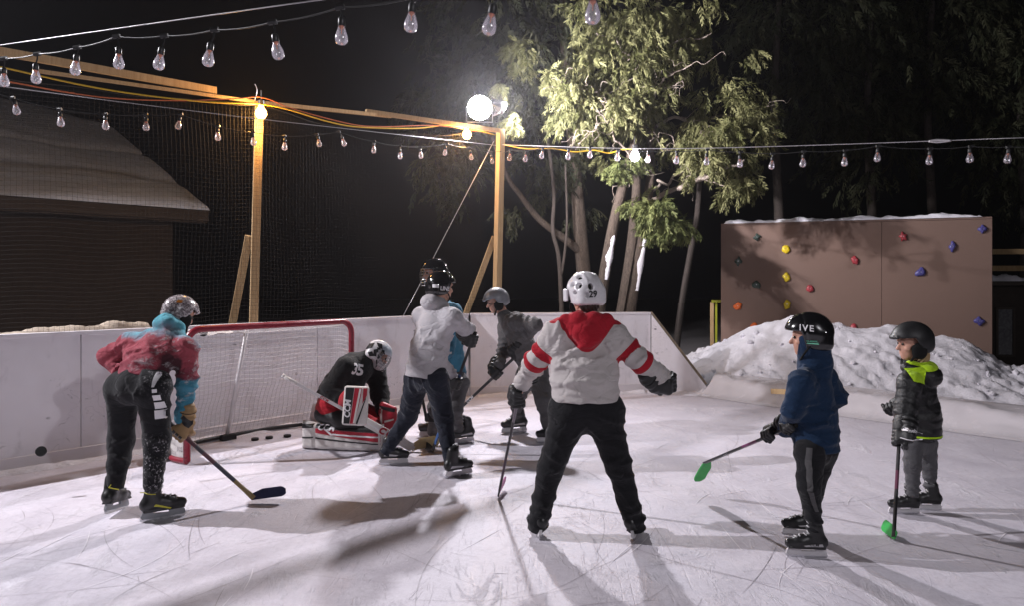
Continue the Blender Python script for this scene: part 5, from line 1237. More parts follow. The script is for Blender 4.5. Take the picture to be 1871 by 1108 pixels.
            if kind == 'vented':
                holes = []
                for x, y, z, rx, ry, rz in ((-.125, .030, .045, .03, .014, .022), (-.06, .062, .105, .026, .016, .02), (-.06, -.062, .105, .026, .016, .02), (-.02, .035, .15, .03, .012, .03), (-.02, -.035, .15, .03, .012, .03), (-.085, .09, .05, .022, .03, .02), (-.03, .105, .06, .025, .02, .018), (-.03, -.105, .06, .025, .02, .018), (.05, .06, .11, .026, .016, .022), (.05, -.06, .11, .026, .016, .022), (-.128, .055, -.005, .03, .012, .016), (-.06, .10, .01, .018, .02, .012), (-.06, -.10, .01, .018, .02, .012)):
                    holes.append(ell(hp(x, y, z), A3((rx, ry, rz)) * hk, R))
                shell = Sub(.005 * hk, f, inner, *holes)
            else: shell = Sub(.006, f, inner)
            F_ = Fd(lambda P: -smin(-shell(P), -g(P), .010 * hk), f.lo, f.hi)
            o = sdf_obj(name, F_, .0058 if kind == 'vented' else .0068, M[mat], s.root)
            sdf_obj('liner', Fd(lambda P: -smin(-ell(hp(-.003, 0, .02), A3((.116, .092, .110)) * hk, R)(P), -g(P) - .0, .008), hp(0, 0, .02) - .13 * hk, hp(0, 0, .02) + .13 * hk), .008, M['pad_black'], o)
            for sg_ in (1, -1):
                mb = MB(); mb.tube(bez([hp(.0, .098 * sg_, -.05), hp(.03, .085 * sg_, -.09), hp(.05, .03 * sg_, -.128), hp(.055, 0, -.134)], 5), .006 * hk, 6); mb.build('chin_strap', M['pad_black'], o, smooth=True)
        s.helm = o; s.helmbvh = bvh_of(o); s.hp2 = hp; return o
    def cage(s, mat='cage', k=1.0):
        hk = s.hk * k; hp = lambda x, y, z: s.J['head'] + s.HR @ (A3((x, y, z)) * hk); mb = MB()
        def pt(th, z):
            zz = (z + .04) / .11; r = .128 * (1 - .10 * zz * zz); return hp(.012 + r * math.cos(th) * (1.05 if z < .02 else 1.0), r * .82 * math.sin(th), z)
        for z in (.045, .02, -.008, -.036, -.064, -.094, -.122): mb.tube([pt(t, z) for t in np.linspace(-1.45, 1.45, 15)], .0028 * hk, 5)
        for th in (-1.45, -1.0, -.6, -.2, .2, .6, 1.0, 1.45): mb.tube([pt(th, z) for z in np.linspace(.045, -.122, 9)], .0026 * hk, 5)
        return mb.build('face_cage', M[mat], s.helm, smooth=True)

def band_mat(name, stops, rough=.35):
    m = Mat(name, (.02, .02, .02), rough, .5); m.set('Base Color', m.ramp(m.attr('t'), stops, 'CONSTANT')); return m.m
def stick(name, top, heel, bdir, label, shaft_stops, blade_mat, blen=.30, bh=.07, up=None, k=1.0, text=None, tape=True, cat='hockey stick', curve=.02, group='hockey sticks', textcol='white_ink', tside=(0, -1, 0), tpos=.62, heel_tape=None, texth=.020):
    """shaft from the butt to the heel, then a curved blade along bdir"""
    top, heel = Vector(top), Vector(heel); ax = (heel - top).normalized(); L = (heel - top).length; b = Vector(bdir).normalized()
    up_ = Vector(up) if up is not None else -ax; up_ = (up_ - b * up_.dot(b)).normalized(); nrm = b.cross(up_).normalized()
    wd = ax.cross(nrm).normalized()
    pts = []; tt = []; n = 26; vs = []; fs = []
    for i in range(n + 1):
        t = i / n; c = top.lerp(heel, t); hw, ht = .0145 * k, .0098 * k
        if t > .9: hw *= 1 + (t - .9) * 5; ht *= 1 - (t - .9) * 3
        for sx, sy in ((1, .6), (.6, 1), (-.6, 1), (-1, .6), (-1, -.6), (-.6, -1), (.6, -1), (1, -.6)): vs.append(c + wd * hw * sx + nrm * ht * sy); tt.append(t)
    for i in range(n):
        for q in range(8): fs.append([i * 8 + q, i * 8 + (q + 1) % 8, (i + 1) * 8 + (q + 1) % 8, (i + 1) * 8 + q])
    fs.append(list(range(8))[::-1]); fs.append([n * 8 + q for q in range(8)])
    t = empty(name, heel, label, cat, group)
    sh = obj('shaft', (vs, fs), band_mat('shaft_paint', shaft_stops), t, attrs={'t': tt})
    if tape:
        mb = MB(); mb.tube([top - ax * .012, top + ax * .12 * k], .0165 * k, 8); mb.tube([top - ax * .022, top + ax * .006], .020 * k, 8); mb.build('butt_tape', M[tape if isinstance(tape, str) else 'pad_black'], t, smooth=True)
    vs = []; fs = []; n = 14
    for i in range(n + 1):
        u_ = i / n; c = heel + b * (blen * u_ - .015) + nrm * curve * u_ * u_; h0 = bh * (.62 + .38 * min(1, u_ * 3)) * (1 if u_ < .85 else max(.35, 1 - ((u_ - .85) / .15) ** 2 * .55)); th = .0045 * k
        lift = .006 * u_ * u_ + (.018 * ((u_ - .85) / .15) ** 2 if u_ > .85 else 0)
        for sx, hh in ((1, lift), (1, lift + h0), (-1, lift + h0), (-1, lift)): vs.append(c + nrm * th * sx + up_ * (hh - .012))
    for i in range(n):
        for q in range(4): fs.append([i * 4 + q, i * 4 + (q + 1) % 4, (i + 1) * 4 + (q + 1) % 4, (i + 1) * 4 + q])
    fs.append([0, 1, 2, 3]); fs.append([n * 4 + q for q in (3, 2, 1, 0)])
    obj('blade', (vs, fs), M[blade_mat], t)
    if text:
        tn = Vector(tside); tn = (tn - ax * tn.dot(ax)).normalized(); uu = ax if ax.x > 0 else -ax; vv = tn.cross(uu).normalized()
        if uu.cross(vv).dot(tn) < 0: vv = -vv
        lettering(text, texth * k * 1.6, top.lerp(heel, tpos) + tn * .0155 * k, uu, vv, M[textcol], sh, None, bold=.02, shear=.25)
    return t
# ------------------------------------------------------------------ the eight people
def JJ(**kw): return {k: A3(W(*v)) for k, v in kw.items()}
X1, Z1 = Vector((1, 0, 0)), Vector((0, 0, 1))
def upto(a, b, t): a, b = Vector(a), Vector(b); return a + (b - a) * t

# --- A: stooping player in the tie-dyed hoodie, seen from behind at the left
hA = G(464, 920); hA.z = .035; handA = W(329, 791, 5.2); topA = handA + (handA - hA).normalized() * .42
J = JJ(pelvis=(250, 702, 4.95), chest=(285, 642, 5.14), neck=(316, 601, 5.27), head=(329, 576, 5.38), shL=(238, 630, 5.33), shR=(341, 640, 5.13), elL=(198, 652, 5.34), wrL=(233, 695, 5.3), handL=(250, 716, 5.2), elR=(343, 697, 5.12), wrR=(334, 764, 5.18), handR=(329, 791, 5.2), hipL=(226, 708, 5.02), hipR=(280, 710, 4.9), knL=(221, 806, 5.08), anL=(212, 884, 5.02), knR=(287, 802, 4.93), anR=(279, 886, 4.87))
J['handL'] = A3(upto(handA, topA, .8)); J['wrL'] = J['handL'] + A3((-.07, .03, .06))
pA = Person('A', 'player stooping in a red and blue tie-dyed hoodie, stick in hand beside the goal', (-2.5, 4.95), (.45, .89), J, 1.0, 100)
pA.body((.42, .85, -.32))
jA = pA.J; spA = pA.spine
hoodA = [ell(jA['neck'] - pA.tf * .075 - spA * .015, (.105, .07, .07), np.stack([pA.tl, pA.tf, spA], 1)), cone(jA['neck'] + pA.tl * .075, jA['neck'] - pA.tf * .08 + spA * .01, .042, .05), cone(jA['neck'] - pA.tl * .075, jA['neck'] - pA.tf * .08 + spA * .01, .042, .05)]
def dyeA(P):
    t = pA.tarm(P); z = (P - jA['pelvis']) @ spA / np.linalg.norm(jA['neck'] - jA['pelvis'])
    v = np.where(t < 0, np.clip(.40 + .44 * z, 0.36, 1), np.where(t < 1, .62 - .06 * t, .62)); r = (P - jA['pelvis']) @ -pA.tl
    rt = np.clip((r - .05) / .1, 0, 1); v2 = np.interp(t, [0, .5, .8, .95, 2], [.62, .55, .40, .12, .05]); dr_ = np.linalg.norm(P - jA['elR'], axis=1); return np.where((t >= 0) & ((r > .10) | (dr_ < .42)), v2, v)
def darkA(P):
    c = jA['shR'] * .62 + jA['chest'] * .38 - spA * .11; q = P - c; e1 = unit(spA * .8 - (-pA.tl) * .6); a = q @ e1; b = q - np.outer(a, e1); return np.exp(-(a / .19) ** 2 - ((b ** 2).sum(1)) / .10 ** 2) * 1.5
def snowA(P):
    c = jA['shR'] * .6 + jA['chest'] * .4 - spA * .1; return np.exp(-((P - c) ** 2).sum(1) / .22 ** 2) + .7 * np.exp(-((P - jA['elR'] * .5 - jA['wrR'] * .5) ** 2).sum(1) / .12 ** 2)
pA.bottom('sweatpants', M['snowy_black'], ridges=[(204, 812, 236, 800, .011), (206, 832, 232, 846, .011), (268, 742, 284, 705, .009), (272, 812, 300, 800, .011), (270, 838, 298, 846, .010), (252, 706, 246, 735, .009), (200, 866, 226, 870, .010), (264, 868, 290, 872, .010)], rw=.128, rt=(.112, .085, .090, .060), attrs={'snow': lambda P: np.clip(1.25 * np.exp(-((P - jA['knR'] * .35 - jA['anR'] * .65) ** 2).sum(1) / .17 ** 2) + .7 * np.exp(-((P - jA['hipR'] - A3((.05, 0, .04))) ** 2).sum(1) / .12 ** 2), 0, 1.2)})
pA.top('tie_dye_hoodie', M['tiedye'], w=(.170, .178), rs=.074, ra=(.078, .069, .064, .052), hem=-.0, hood=hoodA, folds=1.0, ridges=[(202, 642, 236, 622, .011), (214, 656, 262, 638, .011), (204, 668, 292, 660, .010), (244, 652, 304, 630, .010), (300, 668, 325, 650, .012), (308, 650, 335, 640, .010), (328, 700, 346, 690, .010), (322, 735, 342, 725, .009), (322, 752, 340, 748, .009)], attrs={'dye': dyeA, 'dark': darkA, 'snow': snowA})
for i, (px, py, s_) in enumerate(((291, 713, 6.5), (293, 726, 10), (294, 741, 12.5), (294.5, 758, 16))):
    q = s_ * 4.9 / FPX / 2; patch([(-q, -q), (q, -q), (q, q), (-q, q)], W(px, py, 4.85), X1, Z1, M['white_ink'], pA.pants, pA.pantbvh, 'white_square')
patch([(-.010, -.045), (.006, -.045), (.022, .05), (-.022, .05)], W(289, 694, 4.85), X1, Z1, M['white_ink'], pA.pants, pA.pantbvh, 'white_square')
pA.helmet('ski', 'graphic', 1.0); patch([(-.016, -.012), (.016, -.010), (.02, .012), (-.012, .012)], W(329, 551, 5.3), X1, Vector((0, .35, 1)), simple('orange_sticker', (.65, .22, .02), .4, var=0), pA.helm, pA.helmbvh, 'orange_sticker')
gA = pA.glove('R', A3(hA - handA), (.2, -1, .1), 'glove_tan', 1.05, cuff_r=.050); c, a, e1, e2, wp, fa, bv = pA.gl
for o_ in (-.03, 0.0, .03): patch([(-.012, -.02), (.012, -.02), (.012, .02), (-.012, .02)], Vector(c + a * o_ + e2 * .06 + e1 * .01), Vector(a), Vector(e1), M['glove'], gA, bv, 'back_pad', 4)
patch([(-.045, -.025), (.045, -.025), (.045, .03), (-.045, .03)], Vector(wp - fa * .035 + e2 * .05), Vector(a), Vector(-fa), M['glove'], gA, bv, 'cuff_pad', 5)
pA.glove('L', A3(hA - handA), (-1, 0, .3), 'glove_tan', 1.0)
s1 = pA.skate(G(195, 948), G(228, 930), k=1.02, holder='holder_grey', roll=rad(-4), pitch=rad(8), lift=.012, trim=None); s2 = pA.skate(G(258, 957), G(332, 944), k=1.04, holder='holder_grey', trim=None)
for s_, a, b in ((s1, W(192, 893, 4.9), W(216, 891, 4.9)), (s2, W(260, 900, 4.85), W(278, 903, 4.85))):
    bv = bvh_of(s_); q = [Vector(v) for v in decal_verts([(-.05, .0), (-.02, -.001), (.0, -.006), (.03, -.012), (.05, -.015)], (a + b) / 2, X1, Z1, bv, .002)]; mb = MB(); mb.tube(q, .0035, 5); mb.build('yellow_stripe', M['yellow_trim'], s_)
bv = bvh_of(s2); patch([(-.035, .018), (.05, -.018), (.055, -.008), (-.025, .03)], W(296, 928, 4.9), X1, Z1, M['yellow_trim'], s2, bv, 'yellow_stripe', 5, .0015)
stick('hockey_stick', topA, hA, (1, .16, .09), 'hockey stick with navy taped blade held by the stooping player', [(0, (.02, .015, .016)), (.35, (.075, .018, .026)), (.50, (.025, .02, .03)), (.56, (.085, .018, .03)), (.66, (.02, .02, .04)), (.83, (.22, .15, .05))], 'navy_tape' if 'navy_tape' in M else M.setdefault('navy_tape', simple('navy_tape', (.016, .018, .06), .8, var=.25, vscale=30)) and 'navy_tape', blen=.25, bh=.075)

# --- B: goalie down on the ice
hB = G(757, 827); hB.z = .03; topB = W(519, 689, 6.62)
handB = upto(topB, hB, .555)
J = JJ(pelvis=(608, 738, 7.12), chest=(640, 684, 7.2), neck=(670, 655, 7.28), head=(691, 649, 7.3), shR=(630, 672, 7.02), shL=(686, 678, 7.42), elR=(604, 714, 6.92), wrR=(636, 742, 6.84), handR=(648, 757, 6.75), elL=(694, 722, 7.36), wrL=(700, 752, 7.22), handL=(706, 765, 7.18), hipR=(604, 748, 7.02), hipL=(622, 745, 7.2), knR=(684, 786, 7.0), anR=(585, 792, 7.08), knL=(700, 770, 7.3), anL=(640, 790, 7.5))
J['handR'] = A3(handB); J['wrR'] = J['handR'] + A3((-.03, .06, .075))
pB = Person('B', 'goalie kneeling in a black jersey with red and white pads before the net', (-1.9, 7.05), (.62, .78), J, 1.0, 200)
pB.body((.80, .25, -.55))
pB.bottom('goalie_pants', M['red_cloth'], rw=.15, rt=(.14, .10, .085, .07), folds=.8, attrs=None)
pB.top('black_jersey', M['jersey_black'], w=(.205, .215), thick=1.25, rs=.085, ra=(.105, .095, .09, .065), hem=.02, folds=.7)
lettering_on('35', .15, 652, 677, (1, -.3, -.15), 'white_ink', pB.topmesh, pB.topbvh, bold=.035, shear=.1, off=.005)
sdf_obj('black_thigh', U(.05, cone(W(590, 758, 6.98), W(622, 768, 6.9), .085, .075), cone(W(622, 768, 6.9), W(660, 776, 6.92), .075, .06)), .009, M['pad_blk'], pB.root)
pB.helmet('hockey', 'white_shell', 1.02, 'goalie_mask')
def mask_piece(pts, mat, name): 
    return obj(name, ([Vector(q) for q in pts], [list(range(len(pts)))]), M[mat], pB.helm)
# black painted flashes on the back of the mask, chin bowl and cage
hm = pB.hp2
for poly in ([(-.055, -.03), (-.025, -.035), (-.015, .035), (-.05, .03)], [(.02, -.04), (.05, -.035), (.055, .03), (.03, .035)], [(-.02, -.05), (.02, -.05), (.012, -.03), (-.012, -.03)], [(-.012, .03), (.012, .03), (.02, .055), (-.02, .055)]):
    patch(poly, W(689, 641, 7.1), X1, Vector((0, .4, 1)), M['black_ink'], pB.helm, pB.helmbvh, 'black_flash', 6, .003)
for q_ in ([(668, 640), (675, 629), (685, 628), (679, 637)], [(688, 627), (698, 630), (699, 640), (691, 635)], [(683, 640), (692, 638), (691, 645), (684, 646)], [(695, 646), (701, 641), (705, 652), (699, 658)], [(672, 645), (680, 643), (684, 652), (675, 652)]): patch_on(q_, M['black_ink'], pB.helm, pB.helmbvh, 'black_flash', 5, .004)
sdf_obj('chin_bowl', Sub(.01, U(.02, ell(hm(.055, 0, -.075), A3((.075, .085, .065)) * pB.hk, pB.HR), ell(hm(.0, 0, -.04), A3((.09, .095, .05)) * pB.hk, pB.HR)), ell(hm(.05, 0, -.03), A3((.08, .07, .07)) * pB.hk, pB.HR)), .007, M['white_shell'], pB.helm)
pB.cage(); 
# blocker: flat board on the back of the stick hand
bc = W(650, 742.5, 6.66); bu, bv_ = Vector((1, .12, -.06)).normalized(), Vector((.055, .12, 1)).normalized(); bn = bu.cross(bv_).normalized(); bv_ = bn.cross(bu)
blk = empty('blocker', bc, None, None); blk.parent = pB.root; blk.location = bc - pB.base
RB = Matrix((bu, bv_, bn)).transposed(); bw, bh_ = .115, .182
def bpoly(mat, poly, z, name): mb = MB(); mb.prism(poly, z, z + .005, bc + bn * .03, bu, bv_); return mb.build(name, M[mat], blk)
mb = MB(); mb.box(bc, (bw * 2, bh_ * 2, .06), RB, .022); mb.build('board', M['pad_white'], blk)
bpoly('pad_blk', [(-.098, -.165), (-.045, -.165), (-.022, .165), (-.098, .165)], -.001, 'black_panel')
bpoly('pad_red', [(-.040, -.165), (.004, -.165), (.045, .10), (.05, .165), (-.017, .165)], -.001, 'red_panel')
bpoly('pad_white', [(-.012, -.16), (.006, -.16), (.044, .16), (.026, .16)], .0055, 'white_stripe')
bpoly('pad_red', [(.062, .02), (.098, .10), (.098, .165), (.062, .165)], -.001, 'red_panel')
bpoly('pad_blk', [(.012, -.165), (.03, -.165), (.09, .06), (.09, .09)], -.001, 'black_line')
lettering('CCM', .075, bc + bn * .0375 + bu * -.068 + bv_ * -.03, bv_, -bu, M['white_ink'], blk, None, bold=.035, shear=.15)
sdf_obj('blocker_cuff', cone(bc - bn * .06 + bv_ * .10 - bu * .06, A3(J['wrR']) * .6 + pB.J['elR'] * .4, .07, .08), .009, M['red_cloth'], pB.root)
pB.glove('R', A3(hB - topB), (.3, -1, 0), 'pad_white', 1.05)
# catching glove in front of the far knee
cg = W(709, 766, 7.0)
cgo = sdf_obj('catching_glove', U(.03, rbox(cg + Vector((.0, .02, -.02)), (.085, .05, .10), .04), cone(cg + Vector((-.05, .0, .13)), cg + Vector((.06, .0, .09)), .035, .03), cone(pB.J['wrL'], cg + Vector((0, .03, 0)), .06, .06)), .008, M['pad_red'], pB.root); bv = bvh_of(cgo)
patch([(-.075, -.06), (-.05, -.07), (-.055, .11), (-.085, .12)], cg, X1, Z1, M['pad_white'], cgo, bv, 'white_panel', 8); patch([(-.08, .095), (.07, .065), (.075, .10), (-.08, .135)], cg, X1, Z1, M['pad_blk'], cgo, bv, 'black_panel', 8); patch([(-.03, -.035), (.06, -.01), (.06, .005), (-.03, -.015)], cg, X1, Z1, M['pad_white'], cgo, bv, 'white_panel', 8)
# leg pads lying on the ice
def leg_pad(PA, PB, h, th, near, full=True):
    PA, PB = Vector(PA), Vector(PB); u = (PB - PA).normalized(); L = (PB - PA).length; n = u.cross(Z1).normalized()
    if n.dot(Vector((0, -1, 0))) < 0: n = -n
    if u.cross(Z1).dot(n) < 0: pass
    t = empty('leg_pad', PA, 'scuffed white leg pad with red and black bands' if near else None, None); t.parent = pB.root; t.location = PA - pB.base
    nx, nz = 44, 16; vs = []; fs = []
    for side in (1, -1):
        for i in range(nx + 1):
            for k_ in range(nz + 1):
                s_, q = i / nx, k_ / nz; e = min(s_, 1 - s_, .06) / .06; e2 = min(q, 1 - q, .14) / .14; bulge = (1 - (1 - e) ** 2) ** .5 * (1 - (1 - e2) ** 2) ** .5
                roll = -.006 * abs(math.sin(s_ * L * 30)) ** 6 * (s_ > .2) * (q < .8) if side > 0 else 0
                top = h * (1 - .10 * math.sin(s_ * 3.1) if True else 1) * (1.02 - .06 * s_); d = (th / 2 - .02) * bulge + .02 + roll - (.02 if .16 < s_ < .2 else 0) * (side > 0)
                curve_ = .03 * math.sin(s_ * math.pi)
                vs.append(PA + u * (L * s_) + Vector((0, 0, .006 + top * q)) + n * (side * d - th / 2 + curve_))
    m_ = (nx + 1) * (nz + 1)
    for sd in (0, 1):
        for i in range(nx):
            for k_ in range(nz):
                a = sd * m_ + i * (nz + 1) + k_; f = [a, a + nz + 1, a + nz + 2, a + 1]; fs.append(f if sd == 0 else f[::-1])
    for i in range(nx):
        for k_ in (0, nz): a = i * (nz + 1) + k_; fs.append([a, a + nz + 1, a + nz + 1 + m_, a + m_])
    for k_ in range(nz):
        for i in (0, nx): a = i * (nz + 1) + k_; fs.append([a, a + 1, a + 1 + m_, a + m_])
    body = obj('pad_body', (vs, fs), M['pad_white'], t, smooth=True); bv = bvh_of(body)
    if near:
        O = PA - n * (-.05); uu = u; 
        P_ = lambda poly, mat, nm: patch(poly, PA + n * .02, u, Z1, M[mat], body, bv, nm, 24, .004)
        P_([(.015, h * .80), (L * .17, h * .84), (L * .17, h * .97), (.02, h * .95)], 'pad_blk', 'black_band'); P_([(.015, h * .42), (L * .17, h * .46), (L * .17, h * .51), (.015, h * .48)], 'pad_blk', 'black_band')
        P_([(L * .20, h * .84), (L * .985, h * .70), (L * .985, h * .90), (L * .20, h * .97)], 'pad_blk', 'black_band'); P_([(L * .20, h * .66), (L * .985, h * .36), (L * .985, h * .69), (L * .20, h * .83)], 'pad_red', 'red_band')
        P_([(L * .42, h * .64), (L * .985, h * .53), (L * .985, h * .58), (L * .42, h * .69)], 'pad_white', 'white_band') if False else patch([(L * .42, h * .60), (L * .985, h * .52), (L * .985, h * .575), (L * .42, h * .66)], PA + n * .02, u, Z1, M['white_ink'], body, bv, 'white_band', 24, .0065)
        patch([(L * .40, h * .59), (L * .44, h * .60), (L * .36, h * .76), (L * .33, h * .76)], PA + n * .02, u, Z1, M['white_ink'], body, bv, 'white_band', 8, .0065)
        P_([(L * .20, h * .44), (L * .985, h * .27), (L * .985, h * .31), (L * .20, h * .50)], 'pad_blk', 'black_band')
        lettering('CCM', .080, PA + n * .02 + u * L * .34 + Z1 * h * .865, u + Z1 * -.03, Z1, M['white_ink'], body, bv, bold=.04, shear=.2, off=.009)
    return t
leg_pad(G(548, 823), G(696, 828.5), .265, .15, True)
leg_pad(G(715, 822) + Vector((0, .12, 0)), G(742, 806), .26, .14, False)
t_ = stick('goalie_stick', topB, hB, (.93, .3, .10), 'white goalie stick with red lettering across the blocker', [(0, (.6, .55, .5)), (.09, (.62, .6, .61))], 'stick_tape' if 'stick_tape' in M else M.setdefault('stick_tape', simple('old_white_tape', (.50, .38, .20), .8, var=.3, vscale=25)) and 'stick_tape', blen=.26, bh=.10, k=1.05, tape='pad_white', cat='goalie stick', group=None)
ax = (hB - topB).normalized(); tn = Vector((.1, -1, .1)); tn = (tn - ax * tn.dot(ax)).normalized(); wv = tn.cross(ax)
if wv.z < 0: wv = -wv
mb = MB(); m0, m1 = upto(topB, hB, .60), upto(topB, hB, .985); mb.box((m0 + m1) / 2, ((m1 - m0).length, .085, .020), Matrix((ax, wv, ax.cross(wv))).transposed(), .006); pd = mb.build('paddle', M['pad_white'], t_)
v_ = wv if ax.cross(wv).dot(tn) > 0 else -wv
lettering('CCM', .085, upto(topB, hB, .80) + tn * .0125, ax, v_, M['red_ink'], pd, None, bold=.05, shear=.15, space=1.35); lettering('CCM', .034, upto(topB, hB, .30) + tn * .017, ax, v_, M['red_ink'], pd, None, bold=.03, shear=.2, space=1.3)

# --- C: grey hoodie, back to the viewer
hC = G(790, 831); hC.z = .03; hr = W(863, 622, 6.45); topC = hr + (hr - hC).normalized() * .06
J = JJ(pelvis=(777, 682, 6.17), chest=(791, 606, 6.2), neck=(800, 556, 6.24), head=(807, 524, 6.27), shL=(769, 579, 6.36), shR=(829, 582, 6.06), elR=(848, 600, 6.27), wrR=(858, 602, 6.43), handR=(863, 622, 6.45), elL=(795, 640, 6.52), wrL=(822, 688, 6.57), handL=(836, 700, 6.58), hipL=(762, 694, 6.28), hipR=(797, 694, 6.08), knL=(745, 762, 6.42), anL=(708, 822, 6.36), knR=(812, 766, 6.14), anR=(822, 842, 6.03))
J['handL'] = A3(upto(hr, hC, .37)); J['wrL'] = J['handL'] + A3((-.05, -.02, .07))
pC = Person('C', 'player in a light grey hoodie and navy trousers, back turned, black helmet', (-.8, 6.2), (.75, .66), J, .97, 300)
pC.body((.75, .62, -.05))
j = pC.J; hoodC = [ell(j['neck'] - pC.tf * .085 + pC.spine * .0, (.10, .075, .075), np.stack([pC.tl, pC.tf, pC.spine], 1)), cone(j['neck'] + pC.tl * .07 + pC.tf * .02, j['neck'] - pC.tf * .08, .042, .05), cone(j['neck'] - pC.tl * .07 + pC.tf * .02, j['neck'] - pC.tf * .08, .042, .05), ell(j['neck'] + pC.tl * .08 - pC.tf * .03 - pC.spine * .02, (.05, .05, .06))]
pC.bottom('navy_trousers', M['navy_cloth'], rw=.115, rt=(.115, .088, .080, .058), ridges=[(740, 742, 768, 756, .010), (798, 756, 828, 768, .010), (779, 706, 756, 722, .010), (784, 706, 812, 722, .009), (722, 800, 736, 806, .009), (808, 815, 832, 822, .009)])
pC.top('grey_hoodie', M['grey_fleece'], w=(.208, .178), thick=1.25, rs=.068, ra=(.074, .066, .060, .050), hem=.05, hood=hoodC, folds=.9, ridges=[(792, 598, 756, 655, .011), (832, 612, 800, 648, .011), (748, 668, 806, 655, .009), (815, 592, 848, 602, .010), (822, 580, 842, 590, .009), (770, 600, 765, 640, .009), (805, 665, 830, 640, .009)])
pC.helmet('hockey', 'gloss_black'); lettering_on('LINE', .048, 813, 527, (1, .1, -.14), 'white_ink', pC.helm, pC.helmbvh, bold=.03); patch([(-.028, -.013), (.028, -.016), (.028, .014), (-.028, .016)], W(791.5, 522, 6.1), Vector((1, -.45, 0)), Z1, M['white_ink'], pC.helm, pC.helmbvh, 'white_sticker')
pC.glove('R', A3(hC - topC), (.6, -.8, .2), k=1.0); pC.glove('L', A3(hC - topC), (.2, -.9, .2), k=.98)
pC.skate(G(690, 853), G(744, 848), k=.97, trim='boot_trim', pitch=rad(3)); pC.skate(G(813, 876.5), G(859, 868), k=.97, trim='boot_trim')
stick('hockey_stick', topC, hC, (-.55, .8, .02), 'dark hockey stick with blue lower shaft held by the grey hoodie player', [(0, (.02, .02, .022)), (.28, (.03, .03, .04)), (.33, (.045, .10, .24)), (.44, (.03, .03, .035)), (.76, (.045, .11, .28)), (.93, (.02, .02, .025))], 'pad_blk', blen=.28, bh=.065)

# --- D: player with face cage behind the grey hoodie
J = JJ(pelvis=(826, 690, 7.28), chest=(815, 606, 7.22), neck=(802, 543, 7.2), head=(793, 498, 7.2), shL=(826, 572, 7.05), shR=(806, 572, 7.42), elL=(815, 640, 6.98), wrL=(772, 668, 6.98), handL=(758, 672, 6.98), elR=(775, 640, 7.4), wrR=(760, 640, 7.1), handR=(752, 640, 7.05), hipL=(836, 700, 7.16), hipR=(818, 700, 7.4), knL=(832, 745, 7.10), anL=(838, 790, 7.22), knR=(796, 745, 7.3), anR=(790, 790, 7.45))
pD = Person('D', 'tall player in a blue jacket and caged black helmet half hidden behind another', (-.55, 7.25), (-.9, -.35), J, 1.0, 400)
pD.body((-.92, -.38, -.06)); pD.bottom('dark_trousers', M['dark_grey'], rw=.125, rt=(.11, .085, .07, .055)); pD.top('blue_jacket', M['blue_jacket'], w=(.185, .19), thick=1.3, rs=.08, ra=(.09, .08, .072, .056), hem=.02)
pD.helmet('hockey', 'gloss_black', 1.02); pD.cage()
topD = Vector(J['handL']) + Vector((.0, 0, .05)); hD = W(780, 770, 7.3); dD = A3(hD - topD); J2 = upto(topD, hD, .35); pD.J['handR'] = A3(J2); pD.J['wrR'] = A3(J2) + A3((.06, .05, .06))
pD.glove('L', dD, (0, -1, 0), k=1.0); pD.glove('R', dD, (0, -1, 0), k=1.0)
pD.skate(G(858, 810), G(832, 813), k=1.0); pD.skate(G(806, 800), G(776, 800), k=1.0)
stick('hockey_stick', topD, hD, (.9, .1, -.05), 'black hockey stick raised behind the grey hoodie player', [(0, (.015, .015, .016))], 'pad_blk', blen=.14, bh=.12, up=(0, 0, 1))

# --- E: crouching man in grey, ski helmet
hE = G(800, 791); hE.z = .03; topE = W(950, 645, 7.5); hre = upto(topE, hE, .27)
J = JJ(pelvis=(972, 672, 7.55), chest=(945, 612, 7.58), neck=(922, 580, 7.62), head=(907, 551, 7.64), shL=(944, 588, 7.40), shR=(924, 598, 7.80), elL=(979, 594, 7.26), wrL=(957, 633, 7.34), handL=(946, 650, 7.5), elR=(919, 645, 7.74), wrR=(911, 669, 7.66), handR=(908, 685, 7.65), hipL=(982, 680, 7.44), hipR=(964, 682, 7.68), knL=(993, 732, 7.30), anL=(1004, 786, 7.26), knR=(945, 728, 7.70), anR=(944, 768, 7.76))
J['handR'] = A3(hre); J['wrR'] = J['handR'] + A3((.02, 0, .095)); J['handL'] = A3(upto(topE, hE, .03)); J['wrL'] = J['handL'] + A3((.02, -.03, .09))
pE = Person('E', 'man in a grey top and silver ski helmet crouching over his stick', (.2, 7.5), (-.95, .12), J, 1.0, 500)
pE.body((-.95, -.10, -.26)); pE.bottom('grey_trousers', M['dark_grey'], rw=.125, rt=(.115, .09, .085, .062), folds=1.2); pE.top('grey_pullover', M['grey_knit'], w=(.17, .175), thick=1.3, rs=.072, ra=(.080, .066, .064, .050), hem=.0, folds=1.2, ridges=[(960, 586, 978, 604, .010), (952, 600, 966, 622, .010), (936, 628, 912, 640, .010), (945, 600, 930, 640, .010), (925, 655, 905, 660, .008), (955, 640, 975, 660, .010)])
pE.helmet('ski', 'grey_shell', 1.0); obj('lips', (lambda q: ([Vector(v) for v in q], [[0, 1, 2, 3]]))([pE.hp(.094, .016, -.064), pE.hp(.094, -.016, -.064), pE.hp(.092, -.014, -.073), pE.hp(.092, .014, -.073)]), M['lip'], pE.root)
pE.glove('R', A3(hE - topE), (-.3, -1, .2)); pE.glove('L', A3(hE - topE), (.3, -1, 0)); 
pE.skate(G(966, 791), G(916, 794), k=1.05); pE.skate(G(1022, 811), G(990, 811), k=1.0)
